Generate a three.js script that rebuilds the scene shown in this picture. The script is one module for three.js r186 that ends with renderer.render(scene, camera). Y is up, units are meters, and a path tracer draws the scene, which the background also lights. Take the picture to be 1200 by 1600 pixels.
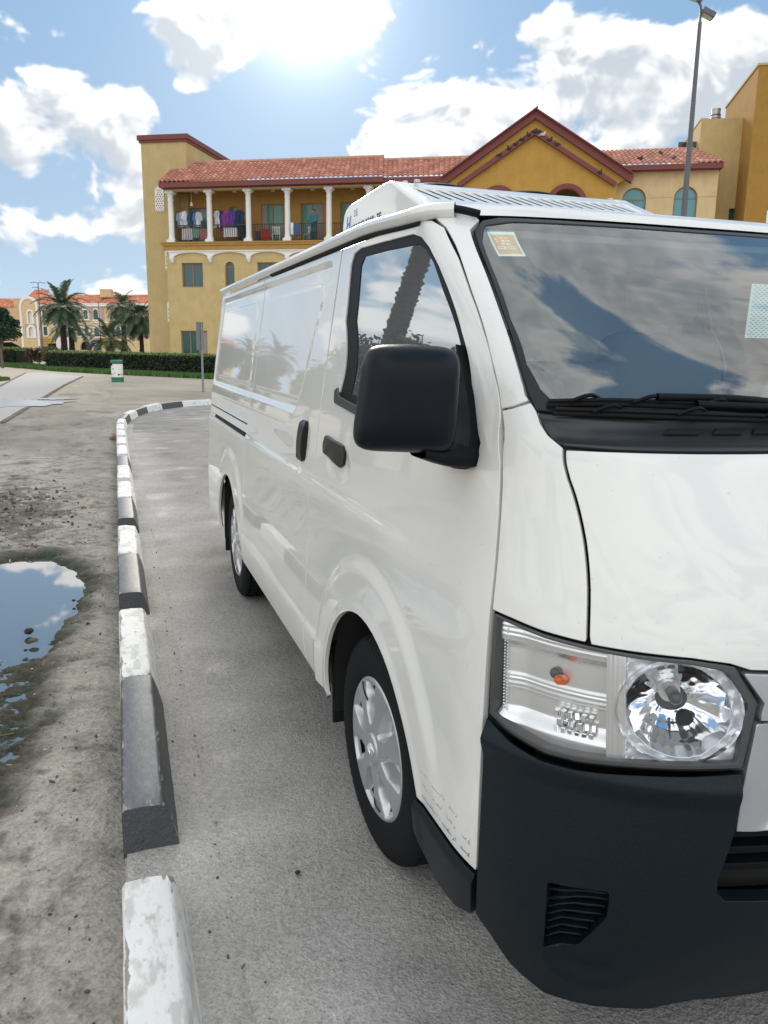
import * as THREE from 'three';
import { RoundedBoxGeometry } from 'three/addons/geometries/RoundedBoxGeometry.js';
import { mergeGeometries } from 'three/addons/utils/BufferGeometryUtils.js';
import { MarchingCubes } from 'three/addons/objects/MarchingCubes.js';

// ---------------------------------------------------------------- camera
const scene = new THREE.Scene();
const V = (x, y, z) => new THREE.Vector3(x, y, z);
const CAM = V(-1.479, 1.448, 1.984), YAW = 0.3354, PITCH = 0.2052, ROLL = 0.0123, FPX = 1238.8;
const camF = V(Math.sin(YAW) * Math.cos(PITCH), -Math.sin(PITCH), -Math.cos(YAW) * Math.cos(PITCH));
const r0 = V(Math.cos(YAW), 0, Math.sin(YAW)), u0 = new THREE.Vector3().crossVectors(r0, camF);
const camR = r0.clone().multiplyScalar(Math.cos(ROLL)).addScaledVector(u0, Math.sin(ROLL));
const camU = u0.clone().multiplyScalar(Math.cos(ROLL)).addScaledVector(r0, -Math.sin(ROLL));
const camera = new THREE.PerspectiveCamera(2 * Math.atan(800 / FPX) * 180 / Math.PI, 0.75, 0.05, 2000);
camera.position.copy(CAM);
camera.quaternion.setFromRotationMatrix(new THREE.Matrix4().makeBasis(camR, camU, camF.clone().negate()));
scene.add(camera);
// direction in which a part of the photograph's sky lies
const skyDir = (px, py) => camF.clone().addScaledVector(camR, (px - 600) / FPX).addScaledVector(camU, -(py - 800) / FPX).normalize();

// ---------------------------------------------------------------- renderer
const renderer = new THREE.WebGLRenderer({ antialias: true });
renderer.toneMapping = THREE.LinearToneMapping;
renderer.toneMappingExposure = 1.6;
renderer.shadowMap.enabled = true;

// ---------------------------------------------------------------- noise
function mulberry(a) { return () => { a |= 0; a = a + 0x6D2B79F5 | 0; let t = Math.imul(a ^ a >>> 15, 1 | a); t = t + Math.imul(t ^ t >>> 7, 61 | t) ^ t; return ((t ^ t >>> 14) >>> 0) / 4294967296; }; }
const PERM = new Uint8Array(512), GRAD = new Float32Array(768);
{ const r = mulberry(77), p = [...Array(256).keys()]; for (let i = 255; i > 0; i--) { const j = Math.floor(r() * (i + 1)); [p[i], p[j]] = [p[j], p[i]]; }
  for (let i = 0; i < 512; i++) PERM[i] = p[i & 255];
  for (let i = 0; i < 256; i++) { const z = r() * 2 - 1, a = r() * 6.2832, q = Math.sqrt(1 - z * z); GRAD[i * 3] = q * Math.cos(a); GRAD[i * 3 + 1] = q * Math.sin(a); GRAD[i * 3 + 2] = z; } }
function noise3(x, y, z) {
  const xi = Math.floor(x), yi = Math.floor(y), zi = Math.floor(z); x -= xi; y -= yi; z -= zi;
  const X = xi & 255, Y = yi & 255, Z = zi & 255;
  const u = x * x * x * (x * (x * 6 - 15) + 10), v = y * y * y * (y * (y * 6 - 15) + 10), w = z * z * z * (z * (z * 6 - 15) + 10);
  const A = PERM[X] + Y, B = PERM[X + 1] + Y, AA = PERM[A & 255] + Z, AB = PERM[(A + 1) & 255] + Z, BA = PERM[B & 255] + Z, BB = PERM[(B + 1) & 255] + Z;
  const g = (h, a, b, c) => { h = PERM[h & 255] * 3; return GRAD[h] * a + GRAD[h + 1] * b + GRAD[h + 2] * c; };
  const l = (t, a, b) => a + t * (b - a);
  return 1.5 * l(w, l(v, l(u, g(AA, x, y, z), g(BA, x - 1, y, z)), l(u, g(AB, x, y - 1, z), g(BB, x - 1, y - 1, z))),
    l(v, l(u, g(AA + 1, x, y, z - 1), g(BA + 1, x - 1, y, z - 1)), l(u, g(AB + 1, x, y - 1, z - 1), g(BB + 1, x - 1, y - 1, z - 1))));
}
function fbm(x, y, z, o = 5, gain = 0.5) { let s = 0, a = 0.5, f = 1; for (let i = 0; i < o; i++) { s += a * noise3(x * f, y * f, z * f + i * 7.3); f *= 2.03; a *= gain; } return s; }
const clamp = (x, a = 0, b = 1) => Math.min(b, Math.max(a, x));
const sstep = (a, b, x) => { const t = clamp((x - a) / (b - a)); return t * t * (3 - 2 * t); };
const mix = (a, b, t) => a + (b - a) * t;
// tileable value noise on a lattice of n cells
function tileNoise(seed) {
  const r = mulberry(seed), T = new Float32Array(65536); for (let i = 0; i < 65536; i++) T[i] = r();
  return (x, y, n) => { const xi = Math.floor(x), yi = Math.floor(y), fx = x - xi, fy = y - yi, u = fx * fx * (3 - 2 * fx), v = fy * fy * (3 - 2 * fy);
    const h = (a, b) => T[((((a % n) + n) % n) * 251 + (((b % n) + n) % n) * 4093 + n * 17) & 65535];
    return mix(mix(h(xi, yi), h(xi + 1, yi), u), mix(h(xi, yi + 1), h(xi + 1, yi + 1), u), v); };
}
function tfbm(N, u, v, n, o) { let s = 0, a = 0.5, t = 0; for (let i = 0; i < o; i++) { s += a * N(u * n, v * n, n); t += a; a *= 0.55; n *= 2; } return s / t; }
function makeTex(w, h, fn, { srgb = false, repeat = true } = {}) {
  const d = new Uint8Array(w * h * 4);
  for (let j = 0; j < h; j++) for (let i = 0; i < w; i++) { const c = fn((i + 0.5) / w, (j + 0.5) / h), k = (j * w + i) * 4;
    for (let q = 0; q < 3; q++) { let x = clamp(c.length ? c[q] : c); if (srgb) x = x <= 0.0031308 ? x * 12.92 : 1.055 * Math.pow(x, 1 / 2.4) - 0.055; d[k + q] = Math.round(x * 255); }
    d[k + 3] = c.length > 3 ? Math.round(clamp(c[3]) * 255) : 255; }
  const t = new THREE.DataTexture(d, w, h); t.magFilter = THREE.LinearFilter; t.minFilter = THREE.LinearMipmapLinearFilter; t.generateMipmaps = true;
  if (srgb) t.colorSpace = THREE.SRGBColorSpace; if (repeat) t.wrapS = t.wrapT = THREE.RepeatWrapping; t.needsUpdate = true; return t;
}
function canvasTex(w, h, draw) { const c = document.createElement('canvas'); c.width = w; c.height = h; draw(c.getContext('2d'), w, h); const t = new THREE.CanvasTexture(c); t.colorSpace = THREE.SRGBColorSpace; t.magFilter = THREE.LinearFilter; return t; }

// ---------------------------------------------------------------- sky and sun
const sunDir = skyDir(476, -14);
{
  const W = 4096, H = 2048, data = new Float32Array(W * H * 4);
  // banks of cumulus where the photograph shows them: place, half-sizes (in photograph pixels), density
  const banks = [[40, 195, 165, 72, .66], [70, 150, 90, 36, .5], [165, 255, 75, 75, .5], [60, 330, 200, 65, .52], [180, 380, 120, 60, .50], [40, 400, 140, 60, .46], [130, 440, 200, 30, .40], [100, 500, 260, 40, .34],
    [330, 78, 62, 42, .62], [300, 18, 75, 30, .55], [290, 132, 26, 14, .5], [345, 197, 48, 18, .5], [42, 126, 40, 14, .45], [470, 15, 130, 55, .56], [400, 45, 90, 40, .44], [540, 30, 60, 40, .45],
    [640, 205, 80, 60, .5], [740, 165, 90, 70, .62], [850, 130, 120, 85, .68], [960, 120, 130, 85, .62], [1110, 130, 110, 85, .6], [1040, 220, 160, 70, .5], [840, 230, 190, 60, .5], [1180, 90, 70, 60, .5], [610, 240, 70, 30, .45]]
    .map(([x, y, a, b, s]) => ({ d: skyDir(x, y), x, y, a, b, s }));
  const fx = camF, rx = camR, ux = camU, sd = sunDir;
  const tmp = [0, 0, 0];
  function dens(x, y, z, oct) {
    const fw = x * fx.x + y * fx.y + z * fx.z; let view = 0, cv = 0;
    if (fw > .3) { const px = 600 + FPX * (x * rx.x + y * rx.y + z * rx.z) / fw, py = 800 - FPX * (x * ux.x + y * ux.y + z * ux.z) / fw;
      view = sstep(-420, -120, px) * (1 - sstep(1300, 1700, px)) * sstep(-420, -80, py);
      if (view > 0) { cv = -.46; for (const b of banks) { const q = ((px - b.x) / b.a) ** 2 + ((py - b.y) / b.b) ** 2; if (q < 5) cv += b.s * Math.exp(-Math.pow(q, 1.6) * .5); } cv = cv > .12 ? .12 + (cv - .12) * .3 : cv; } }
    let f = 0;
    if (view > 0) { const wx = noise3(x * 9 + 3, y * 11, z * 9) * .035, wy = noise3(x * 9, y * 11 + 9, z * 9) * .03; f += view * 1.25 * fbm((x + wx) * 8.5, (y + wy) * 13, (z + wx) * 8.5, oct, .58); }
    if (view < 1) { const k = 1 / (Math.max(y, 0) + .22), u = x * k, w = z * k, wx = noise3(u * 1.7, w * 1.7, 100.7) * .22, wz = noise3(u * 1.7, w * 1.7, 105.7) * .22; f += (1 - view) * 1.15 * fbm((u + wx) * 1.9, (w + wz) * 1.9, 96.7, oct, .54); cv = mix(.27 + .20 * noise3(u * .6, w * .6, 113.7), cv, view); }
    return f + cv;
  }
  for (let j = 0; j < H; j++) {
    const el = ((j + .5) / H - .5) * Math.PI, y = Math.sin(el), c = Math.cos(el);
    for (let i = 0; i < W; i++) {
      const az = ((i + .5) / W - .5) * 2 * Math.PI, x = c * Math.cos(az), z = c * Math.sin(az), k = (j * W + i) * 4;
      if (el < -.03) { data[k] = .22; data[k + 1] = .20; data[k + 2] = .17; data[k + 3] = 1; continue; }
      const e = clamp(el / 1.5708), cs = x * sd.x + y * sd.y + z * sd.z, ang = Math.acos(clamp(cs, -1, 1)) * 57.3;
      const h = Math.pow(1 - e, 5.6), front = .5 - .5 * cs;           // clouds opposite the sun are lit from the front
      let R = mix(.095, .38, h), G = mix(.225, .475, h), B = mix(.415, .56, h);
      const halo = .14 * Math.exp(-ang / 13); R += halo; G += halo * .95; B += halo * .80;
      const d = dens(x, y, z, 6);
      if (d > -.01) {
        const a = sstep(-.01, .20, d);
        // light comes from the sun's side: less cloud that way makes a brighter cloud
        const st = .030, lx = x + (sd.x - x * cs) * st, ly = y + (sd.y - y * cs + .5) * st, lz = z + (sd.z - z * cs) * st, ll = 1 / Math.hypot(lx, ly, lz);
        const dl = dens(lx * ll, ly * ll, lz * ll, 5);
        const thick = sstep(.08, .42, d), shade = clamp(.66 + (d - dl) * 2.3 - thick * .34);
        const lit = mix(shade, clamp(shade + .38), front), k2 = lit * lit * (3 - 2 * lit), top = .74 + .30 * Math.exp(-ang / 8) + .62 * front;
        let cr = mix(.375, top, k2), cg = mix(.415, top * .99, k2), cb = mix(.46, top * .975, k2);
        const hz = Math.exp(-e * 10) * .5; cr = mix(cr, .53, hz); cg = mix(cg, .55, hz); cb = mix(cb, .565, hz);
        R = mix(R, cr, a); G = mix(G, cg, a); B = mix(B, cb, a);
      }
      const glow = 2.2 * Math.exp(-Math.pow(ang / 1.8, 1.2)) + .24 * Math.exp(-Math.pow(ang / 6, 1.2)); R += glow; G += glow * .98; B += glow * .94;
      data[k] = R; data[k + 1] = G; data[k + 2] = B; data[k + 3] = 1;
    }
  }
  const t = new THREE.DataTexture(data, W, H, THREE.RGBAFormat, THREE.FloatType);
  t.mapping = THREE.EquirectangularReflectionMapping; t.magFilter = THREE.LinearFilter; t.minFilter = THREE.LinearFilter; t.colorSpace = THREE.LinearSRGBColorSpace; t.needsUpdate = true;
  scene.background = t; scene.environment = t;
}
const sun = new THREE.DirectionalLight(new THREE.Color(1, .92, .80), 1.4);
sun.position.copy(sunDir).multiplyScalar(80); sun.target.position.set(0, 0, -10); sun.position.add(sun.target.position);
sun.castShadow = true; sun.shadow.radius = 30; sun.shadow.mapSize.set(2048, 2048);
Object.assign(sun.shadow.camera, { left: -45, right: 45, top: 45, bottom: -45, near: 1, far: 200 });
scene.add(sun, sun.target);


// ---------------------------------------------------------------- building helpers
const taken = {};
function numbered(name) { const n = taken[name] = (taken[name] ?? -1) + 1; return n ? `${name}_${String(n).padStart(3, '0')}` : name; }
function tag(o, label, category, group) { o.userData.label = label; o.userData.category = category; if (group) o.userData.group = group; return o; }
function thing(name, label, category, pos = [0, 0, 0], turn = 0, group) { const o = new THREE.Group(); o.name = numbered(name); o.position.set(...pos); o.rotation.y = turn; scene.add(o); return tag(o, label, category, group); }
function part(name, geo, mat, parent = scene, extra) {
  const m = new THREE.Mesh(geo, mat); m.castShadow = m.receiveShadow = true;
  m.name = parent === scene ? numbered(name) : name; parent.add(m); if (extra) Object.assign(m.userData, extra); return m;
}
const STUFF = { kind: 'stuff' }, STRUCT = { kind: 'structure' };
const col = (r, g, b) => new THREE.Color().setRGB(r, g === undefined ? r : g, b === undefined ? r : b);
const mat = (c, rough = .8, o = {}) => new THREE.MeshStandardMaterial({ color: c.isColor ? c : col(...[].concat(c)), roughness: rough, side: THREE.DoubleSide, ...o });
const phys = (c, rough = .5, o = {}) => new THREE.MeshPhysicalMaterial({ color: c.isColor ? c : col(...[].concat(c)), roughness: rough, side: THREE.DoubleSide, ...o });
const box = (w, h, d, x = 0, y = 0, z = 0) => new THREE.BoxGeometry(w, h, d).translate(x, y, z);
const rbox = (w, h, d, r = .01, x = 0, y = 0, z = 0, seg = 2) => new RoundedBoxGeometry(w, h, d, seg, r).translate(x, y, z);
const cyl = (r1, r2, h, x = 0, y = 0, z = 0, n = 16) => new THREE.CylinderGeometry(r1, r2, h, n).translate(x, y, z);
const tube = (pts, r, n = 6, seg) => new THREE.TubeGeometry(new THREE.CatmullRomCurve3(pts.map(p => p.isVector3 ? p : V(...p))), seg || pts.length * 5, r, n, false);
function merge(list) { return mergeGeometries(list.map(g => { const q = g.index ? g.toNonIndexed() : g; for (const k of Object.keys(q.attributes)) if (!['position', 'normal', 'uv'].includes(k)) q.deleteAttribute(k); return q; })); }
function boxUV(g, s = 1) { // planar uv in metres across the dominant axis
  if (!g.attributes.normal) g.computeVertexNormals(); const p = g.attributes.position, n = g.attributes.normal, uv = new Float32Array(p.count * 2);
  for (let i = 0; i < p.count; i++) { const ax = Math.abs(n.getX(i)), ay = Math.abs(n.getY(i)), az = Math.abs(n.getZ(i)); let a, b;
    if (az >= ax && az >= ay) { a = p.getX(i); b = p.getY(i); } else if (ax >= ay) { a = p.getZ(i); b = p.getY(i); } else { a = p.getX(i); b = p.getZ(i); }
    uv[i * 2] = a * s; uv[i * 2 + 1] = b * s; }
  g.setAttribute('uv', new THREE.BufferAttribute(uv, 2)); return g;
}
class GB { // collects triangles and quads
  constructor() { this.p = []; this.c = null; this.u = []; }
  tri(a, b, c, col) { this.p.push(...a, ...b, ...c); this.u.push(0, 0, 1, 0, .5, 1); if (col) { this.c ??= []; this.c.push(...col, ...col, ...col); } return this; }
  quad(a, b, c, d, col) { this.p.push(...a, ...b, ...c, ...a, ...c, ...d); this.u.push(0, 0, 1, 0, 1, 1, 0, 0, 1, 1, 0, 1); if (col) { this.c ??= []; for (let i = 0; i < 6; i++) this.c.push(...col); } return this; }
  geo() { const g = new THREE.BufferGeometry(); g.setAttribute('position', new THREE.Float32BufferAttribute(this.p, 3)); g.setAttribute('uv', new THREE.Float32BufferAttribute(this.u, 2)); if (this.c) g.setAttribute('color', new THREE.Float32BufferAttribute(this.c, 3)); g.computeVertexNormals(); return g; }
}
// grid surface from f(i, j) -> [x, y, z], smooth normals
function gridGeo(nu, nv, f, colf, uvf) {
  const p = [], u = [], ix = [], c = [];
  for (let j = 0; j <= nv; j++) for (let i = 0; i <= nu; i++) { const q = f(i / nu, j / nv, i, j); p.push(...q); u.push(...(uvf ? uvf(q, i / nu, j / nv) : [i / nu, j / nv])); if (colf) c.push(...colf(q, i / nu, j / nv)); }
  for (let j = 0; j < nv; j++) for (let i = 0; i < nu; i++) { const a = j * (nu + 1) + i, b = a + 1, d = a + nu + 1, e = d + 1; ix.push(a, b, e, a, e, d); }
  const g = new THREE.BufferGeometry(); g.setAttribute('position', new THREE.Float32BufferAttribute(p, 3)); g.setAttribute('uv', new THREE.Float32BufferAttribute(u, 2)); if (colf) g.setAttribute('color', new THREE.Float32BufferAttribute(c, 3));
  g.setIndex(ix); g.computeVertexNormals(); return g;
}
const shapeOf = pts => { const s = new THREE.Shape(); pts.forEach(([x, y], i) => i ? s.lineTo(x, y) : s.moveTo(x, y)); s.closePath(); return s; };
const extr = (pts, d, holes = [], bevel = 0) => { const s = pts instanceof THREE.Path ? pts : shapeOf(pts); for (const h of holes) s.holes.push(h instanceof THREE.Path ? h : new THREE.Path(h.map(([x, y]) => new THREE.Vector2(x, y)))); return new THREE.ExtrudeGeometry(s, { depth: d, bevelEnabled: bevel > 0, bevelSize: bevel, bevelThickness: bevel, bevelSegments: 2, curveSegments: 10 }); };
function archPts(x, y, w, h, n = 10) { const r = w / 2, o = [[x - r, y], [x + r, y]]; for (let i = 0; i <= n; i++) { const a = i / n * Math.PI; o.push([x + r * Math.cos(a), y + h - r + r * Math.sin(a)]); } return o; }
const rectPts = (x0, y0, x1, y1) => [[x0, y0], [x1, y0], [x1, y1], [x0, y1]];
const GY = -0.02; // level of the road

// ================================================================ GROUND
const TN = tileNoise(5), TN2 = tileNoise(9);
const asphaltH = (u, v) => { const a = TN(u * 512, v * 512, 512), b = TN2(u * 256, v * 256, 256), c = TN(u * 128, v * 128, 128), d = tfbm(TN2, u, v, 8, 4); return .34 * a + .34 * b + .18 * c + .14 * d; };
const texAsphalt = makeTex(1024, 1024, (u, v) => { const h = asphaltH(u, v), n = tfbm(TN, u, v, 6, 5), sp = TN2(u * 400 + .3, v * 400, 400); let k = .60 + .70 * (h - .24) + .30 * (n - .5); if (sp > .90) k *= 1.32; if (sp < .08) k *= .55; return [k * .80, k * .785, k * .765]; }, { srgb: true });
const texAsphaltB = makeTex(1024, 1024, (u, v) => { const h = asphaltH(u, v); return h; });
const dirtH = (u, v) => { const a = TN(u * 384, v * 384, 384), b = TN2(u * 150, v * 150, 150), d = tfbm(TN, u, v, 12, 5), c = tfbm(TN2, u + .37, v, 26, 4); return .20 * a + .24 * b + .42 * d + .22 * sstep(.66, .46, c); };
const texDirt = makeTex(1024, 1024, (u, v) => { const h = dirtH(u, v), n = tfbm(TN2, u, v, 5, 6), clod = tfbm(TN2, u + .37, v, 26, 4), sp = TN(u * 300, v * 300, 300), g = TN2(u * 90, v * 90, 90); let k = .46 + .80 * (h - .06) + .36 * (n - .5) - .16 * sstep(.62, .74, clod) + .30 * (TN(u * 640, v * 640, 640) - .5) + .18 * (TN2(u * 210, v * 210, 210) - .5); if (sp < .055) k *= .6; if (sp > .955) k *= 1.25; if (g > .93) k *= .85; return [k * .80, k * .79, k * .775]; }, { srgb: true });
const texDirtB = makeTex(1024, 1024, (u, v) => dirtH(u, v));
for (const t of [texAsphalt, texAsphaltB]) t.repeat.set(1 / 1.6, 1 / 1.6);
for (const t of [texDirt, texDirtB]) t.repeat.set(1 / 2.3, 1 / 2.3);
const M = {};
M.asphalt = phys([.90, .89, .87], .93, { specularIntensity: .25, map: texAsphalt, bumpMap: texAsphaltB, bumpScale: .006, vertexColors: true });
M.dirt = phys([.81, .775, .715], .95, { specularIntensity: .2, map: texDirt, bumpMap: texDirtB, bumpScale: .016, vertexColors: true });
const farH = (u, v) => .5 * TN(u * 300, v * 300, 300) + .5 * tfbm(TN2, u, v, 90, 3);
const texFar = makeTex(1024, 1024, (u, v) => { const h = farH(u, v), k = .74 + .22 * (h - .5); return [k * .80, k * .79, k * .775]; }, { srgb: true }); texFar.repeat.set(1 / 5.3, 1 / 5.3);
M.dirtFar = phys([.81, .775, .715], .95, { specularIntensity: .2, map: texFar, vertexColors: true });
M.concrete = mat([.92, .90, .86], .8, { map: texFar, vertexColors: true });

// the kerb's outer edge: straight along the van, then curving to the right behind it
const kerbPath = new THREE.CatmullRomCurve3([[-1.56, 4], [-1.535, 2], [-1.512, .2], [-1.483, -2.1], [-1.455, -4.2], [-1.428, -6.3], [-1.402, -8.4], [-1.378, -10.4], [-1.35, -12.4], [-1.24, -14.1], [-.98, -15.5], [-.6, -16.65], [-.05, -17.6], [.6, -18.15], [1.4, -18.5], [3, -18.9], [6, -19.3], [12, -20], [24, -22]].map(([x, z]) => V(x, 0, z)));
const kerbPts = kerbPath.getPoints(600);
const kerbX = z => { for (let i = 1; i < kerbPts.length; i++) if (kerbPts[i].z <= z && kerbPts[i - 1].z >= z) return mix(kerbPts[i - 1].x, kerbPts[i].x, (z - kerbPts[i - 1].z) / (kerbPts[i].z - kerbPts[i - 1].z || 1)); return z > 0 ? -1.56 : 99; };

// puddle: distance inside its outline (positive within)
const pudPts = [[-3.6, -2.4], [-3.3, -3.5], [-2.7, -3.98], [-2.2, -3.86], [-1.96, -3.88], [-1.75, -3.52], [-1.67, -3.07], [-1.73, -2.6], [-1.80, -2.15], [-1.85, -1.98], [-2.3, -1.86], [-2.9, -1.9]];
const mudPts = [[-3.6, -2.2], [-1.80, -2.2], [-1.79, -1.5], [-1.80, -1.0], [-1.86, -.6], [-2.02, -.2], [-2.3, 0], [-3, -.1]];
function inside(pts, x, z) { let c = false, d = 1e9; for (let i = 0, j = pts.length - 1; i < pts.length; j = i++) { const [ax, az] = pts[i], [bx, bz] = pts[j]; if ((az > z) !== (bz > z) && x < (bx - ax) * (z - az) / (bz - az) + ax) c = !c;
  const t = clamp(((x - ax) * (bx - ax) + (z - az) * (bz - az)) / ((bx - ax) ** 2 + (bz - az) ** 2)); d = Math.min(d, Math.hypot(x - ax - t * (bx - ax), z - az - t * (bz - az))); } return c ? d : -d; }
function groundInfo(x, z) {
  const kx = z > -13 ? kerbX(z) : -1.2; const left = kx - x; let h = GY, wet = 0, mud = 0;
  if (left > -.05 && z > -14 && z < 4 && x > -6) {
    const f = sstep(-.03, .12, left) * sstep(-14, -9, z) * sstep(6, 4.5, -x);
    const n = fbm(x * 2.2, z * 2.2, 3, 4), n2 = fbm(x * 9, z * 9, 8, 3), n3 = fbm(x * 34, z * 34, 1, 2);
    h += f * (.022 + .022 * n + .012 * n2 + .005 * n3);
    const edge = .10 * fbm(x * 5, z * 5, 4, 4);
    const p = inside(pudPts, x, z) + edge, m = inside(mudPts, x, z) + edge * 1.5;
    wet = sstep(-.24, .0, p); mud = sstep(-.14, .08, m);
    h -= f * (sstep(-.12, .10, p) * .062 + sstep(-.10, .16, m) * .036 * (1 - sstep(-.1, .1, p)));
    h += f * mud * (.022 * n2 + .014 * n3 + .012 * Math.abs(fbm(x * 20, z * 20, 12, 2)));
    h += f * .020 * Math.exp(-(((p + .14) / .10) ** 2)) * (.6 + n);      // a low rim of silt round the water
  }
  return { h, wet, mud };
}
function lines(spec) { const o = []; for (const [a, b, st] of spec) { const n = Math.max(1, Math.round((b - a) / st)); for (let i = 0; i < n; i++) o.push(a + (b - a) * i / n); } o.push(spec.at(-1)[1]); return o; }
{
  const xs = lines([[-900, -120, 130], [-120, -30, 15], [-30, -8, 2], [-8, -4, .22], [-4, -2.6, .03], [-2.6, -1.25, .013], [-1.25, 4, .5], [4, 30, 4], [30, 150, 20], [150, 900, 150]]);
  const zs = lines([[-900, -160, 150], [-160, -60, 8], [-60, -20, 1], [-20, -9, .12], [-9, -4.4, .035], [-4.4, .9, .013], [.9, 4, .3], [4, 40, 6], [40, 900, 150]]);
  const nx = xs.length, nz = zs.length, p = new Float32Array(nx * nz * 3), c = new Float32Array(nx * nz * 3), u = new Float32Array(nx * nz * 2), ix = [];
  for (let j = 0; j < nz; j++) for (let i = 0; i < nx; i++) {
    const x = xs[i], z = zs[j], k = j * nx + i, g = groundInfo(x, z);
    p[k * 3] = x; p[k * 3 + 1] = g.h - (x > -1.2 && z > -17 ? .03 : 0); p[k * 3 + 2] = z; u[k * 2] = x; u[k * 2 + 1] = -z;
    const far = sstep(-10, -24, z), n = fbm(x * .8, z * .5, 2, 4), n2 = fbm(x * 3.1, z * 3.1, 6, 4), n3 = fbm(x * 11, z * 8, 16, 3);
    const mid = sstep(-4, -8, z) * sstep(-34, -24, z), str = fbm(x * .55, z * .28, 40, 4), spl = fbm(x * 2.6, z * 1.3, 51, 4);
    let a = mix(.58, 1.0, far) + .16 * n + .10 * n2 + mid * (.30 * str + .26 * spl) - .30 * mid * sstep(.12, .32, fbm(x * .9, z * .55, 63, 4)) - .28 * Math.exp(-(((z + 21.5) / 2.2) ** 2)) * sstep(-2.4, -1.2, x) * sstep(-.15, .25, spl + .1);
    // damp, trodden-in soil and litter behind the puddle and in scattered patches
    const dk = sstep(.02, .30, n2 + .7 * n3 + .75 * Math.exp(-(((z + 5.4) / 1.5) ** 2 + ((x + 2.55) / .8) ** 2)) + .25 * sstep(-15, -8, z) * sstep(-4.5, -6, -z) - .28) * (1 - far);
    const dk2 = sstep(.20, .42, fbm(x * 27, z * 24, 9, 4) + .5 * n2) * .5 * (1 - far);
    a *= 1 - .52 * dk - dk2 * .5;
    let R = a * .98, G = a * .965, B = a * .93;
    R = mix(R, R * 1.06, far); B = mix(B, B * .93, far);
    const w = Math.max(g.wet, g.mud); const alg = sstep(-.1, .25, fbm(x * 6, z * 6, 31, 3));
    R = mix(R, mix(.12, .085, alg), w); G = mix(G, mix(.115, .125, alg), w); B = mix(B, mix(.10, .085, alg), w);
    c[k * 3] = R; c[k * 3 + 1] = G; c[k * 3 + 2] = B;
  }
  for (let j = 0; j < nz - 1; j++) for (let i = 0; i < nx - 1; i++) { const a = j * nx + i, b = a + 1, d = a + nx, e = d + 1; ix.push(a, d, e, a, e, b); }
  const g = new THREE.BufferGeometry(); g.setAttribute('position', new THREE.BufferAttribute(p, 3)); g.setAttribute('color', new THREE.BufferAttribute(c, 3)); g.setAttribute('uv', new THREE.BufferAttribute(u, 2)); const near = [], farI = []; for (let i = 0; i < ix.length; i += 3) (zs[Math.floor(ix[i] / nx)] > -9.2 && zs[Math.floor(ix[i] / nx)] < 4 && Math.abs(xs[ix[i] % nx]) < 9 ? near : farI).push(ix[i], ix[i + 1], ix[i + 2]);
  g.setIndex(near.concat(farI)); g.addGroup(0, near.length, 0); g.addGroup(near.length, farI.length, 1); g.computeVertexNormals();
  part('ground', g, [M.dirt, M.dirtFar], scene, STRUCT);
}
{ // puddle water: one level sheet; the dip in the ground shapes its edge
  const s = new THREE.ShapeGeometry(shapeOf([[-4.2, .3], [-1.62, .3], [-1.62, 4.2], [-4.2, 4.2]])); s.rotateX(-Math.PI / 2); s.translate(0, GY - .014, 0);
  part('puddle', s, phys([.075, .08, .07], .012, { ior: 2.3, specularIntensity: 1, clearcoat: 1, clearcoatRoughness: .01 }), scene, STRUCT).userData.label = 'still puddle mirroring the sky left of the kerb';
}
{ // road
  const inner = kerbPts.filter(p => p.x < 23).map((p, i, a) => { const q = a[Math.min(i + 1, a.length - 1)], o = a[Math.max(i - 1, 0)], dx = q.x - o.x, dz = q.z - o.z, l = Math.hypot(dx, dz); return [p.x - dz / l * .004, p.z + dx / l * .004]; });
  const nz = 420, nx = 110, zs = [];
  for (let i = 0; i <= nz; i++) { const t = i / nz; zs.push(6 - 26.5 * Math.pow(t, 1.0)); }
  const xAt = z => { let best = 1e9; for (let i = 1; i < inner.length; i++) if ((inner[i][1] - z) * (inner[i - 1][1] - z) <= 0) best = Math.min(best, mix(inner[i - 1][0], inner[i][0], (z - inner[i - 1][1]) / (inner[i][1] - inner[i - 1][1] || 1))); return best > 1e8 ? (z > 0 ? -1.5 : 24) : best; };
  const g = gridGeo(nx, nz, (u, v, i, j) => { const z = zs[j], x0 = xAt(z); const x = x0 + (24 - x0) * Math.pow(u, 2.6); return [x, GY + .004 + .004 * fbm(x * 1.3, z * 1.3, 2, 2) * (u > .03 ? 1 : 0), z]; },
    ([x, y, z]) => { const n = fbm(x * .9, z * .45, 12, 4), n2 = fbm(x * 3.7, z * 3, 15, 4), st = sstep(.16, .40, fbm(x * 1.9, z * 1.4, 44, 4)); const kx = z > -12 ? kerbX(z) : -9; const dust = sstep(.75, .20, x - kx + .22 * n2) * .22;
      let a = .56 + .16 * n + .10 * n2 - .13 * st; const pal = sstep(.20, .36, fbm(x * 2.4 + 9, z * 2.4, 71, 3)) * .20; return [a + dust + pal * 1.05, a * .99 + dust * .97 + pal, a * .985 + dust * .92 + pal * .9]; },
    q => [q[0], -q[2]]);
  part('road', g, M.asphalt, scene, STRUCT);
  // a narrow strip of cement along the foot of the kerb, with a broken edge
  const cp = []; const G2 = gridGeo(6, 300, (u, v) => { const z = 2 - 15.5 * v, x = kerbX(z) + .01 + u * (.255 + .02 * fbm(z * 3, 2, 1, 3) + .012 * fbm(z * 20, 5, 1, 2)); return [x, GY + .014 - (u > .97 ? .008 : 0), z]; }, ([x, y, z]) => { const a = .74 + .22 * fbm(x * 6, z * 3, 4, 4); return [a * 1.02, a, a * .965]; }, q => [q[0], -q[2]]);
  part('gutter_strip', G2, M.asphalt, scene, STRUCT);
}
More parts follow.
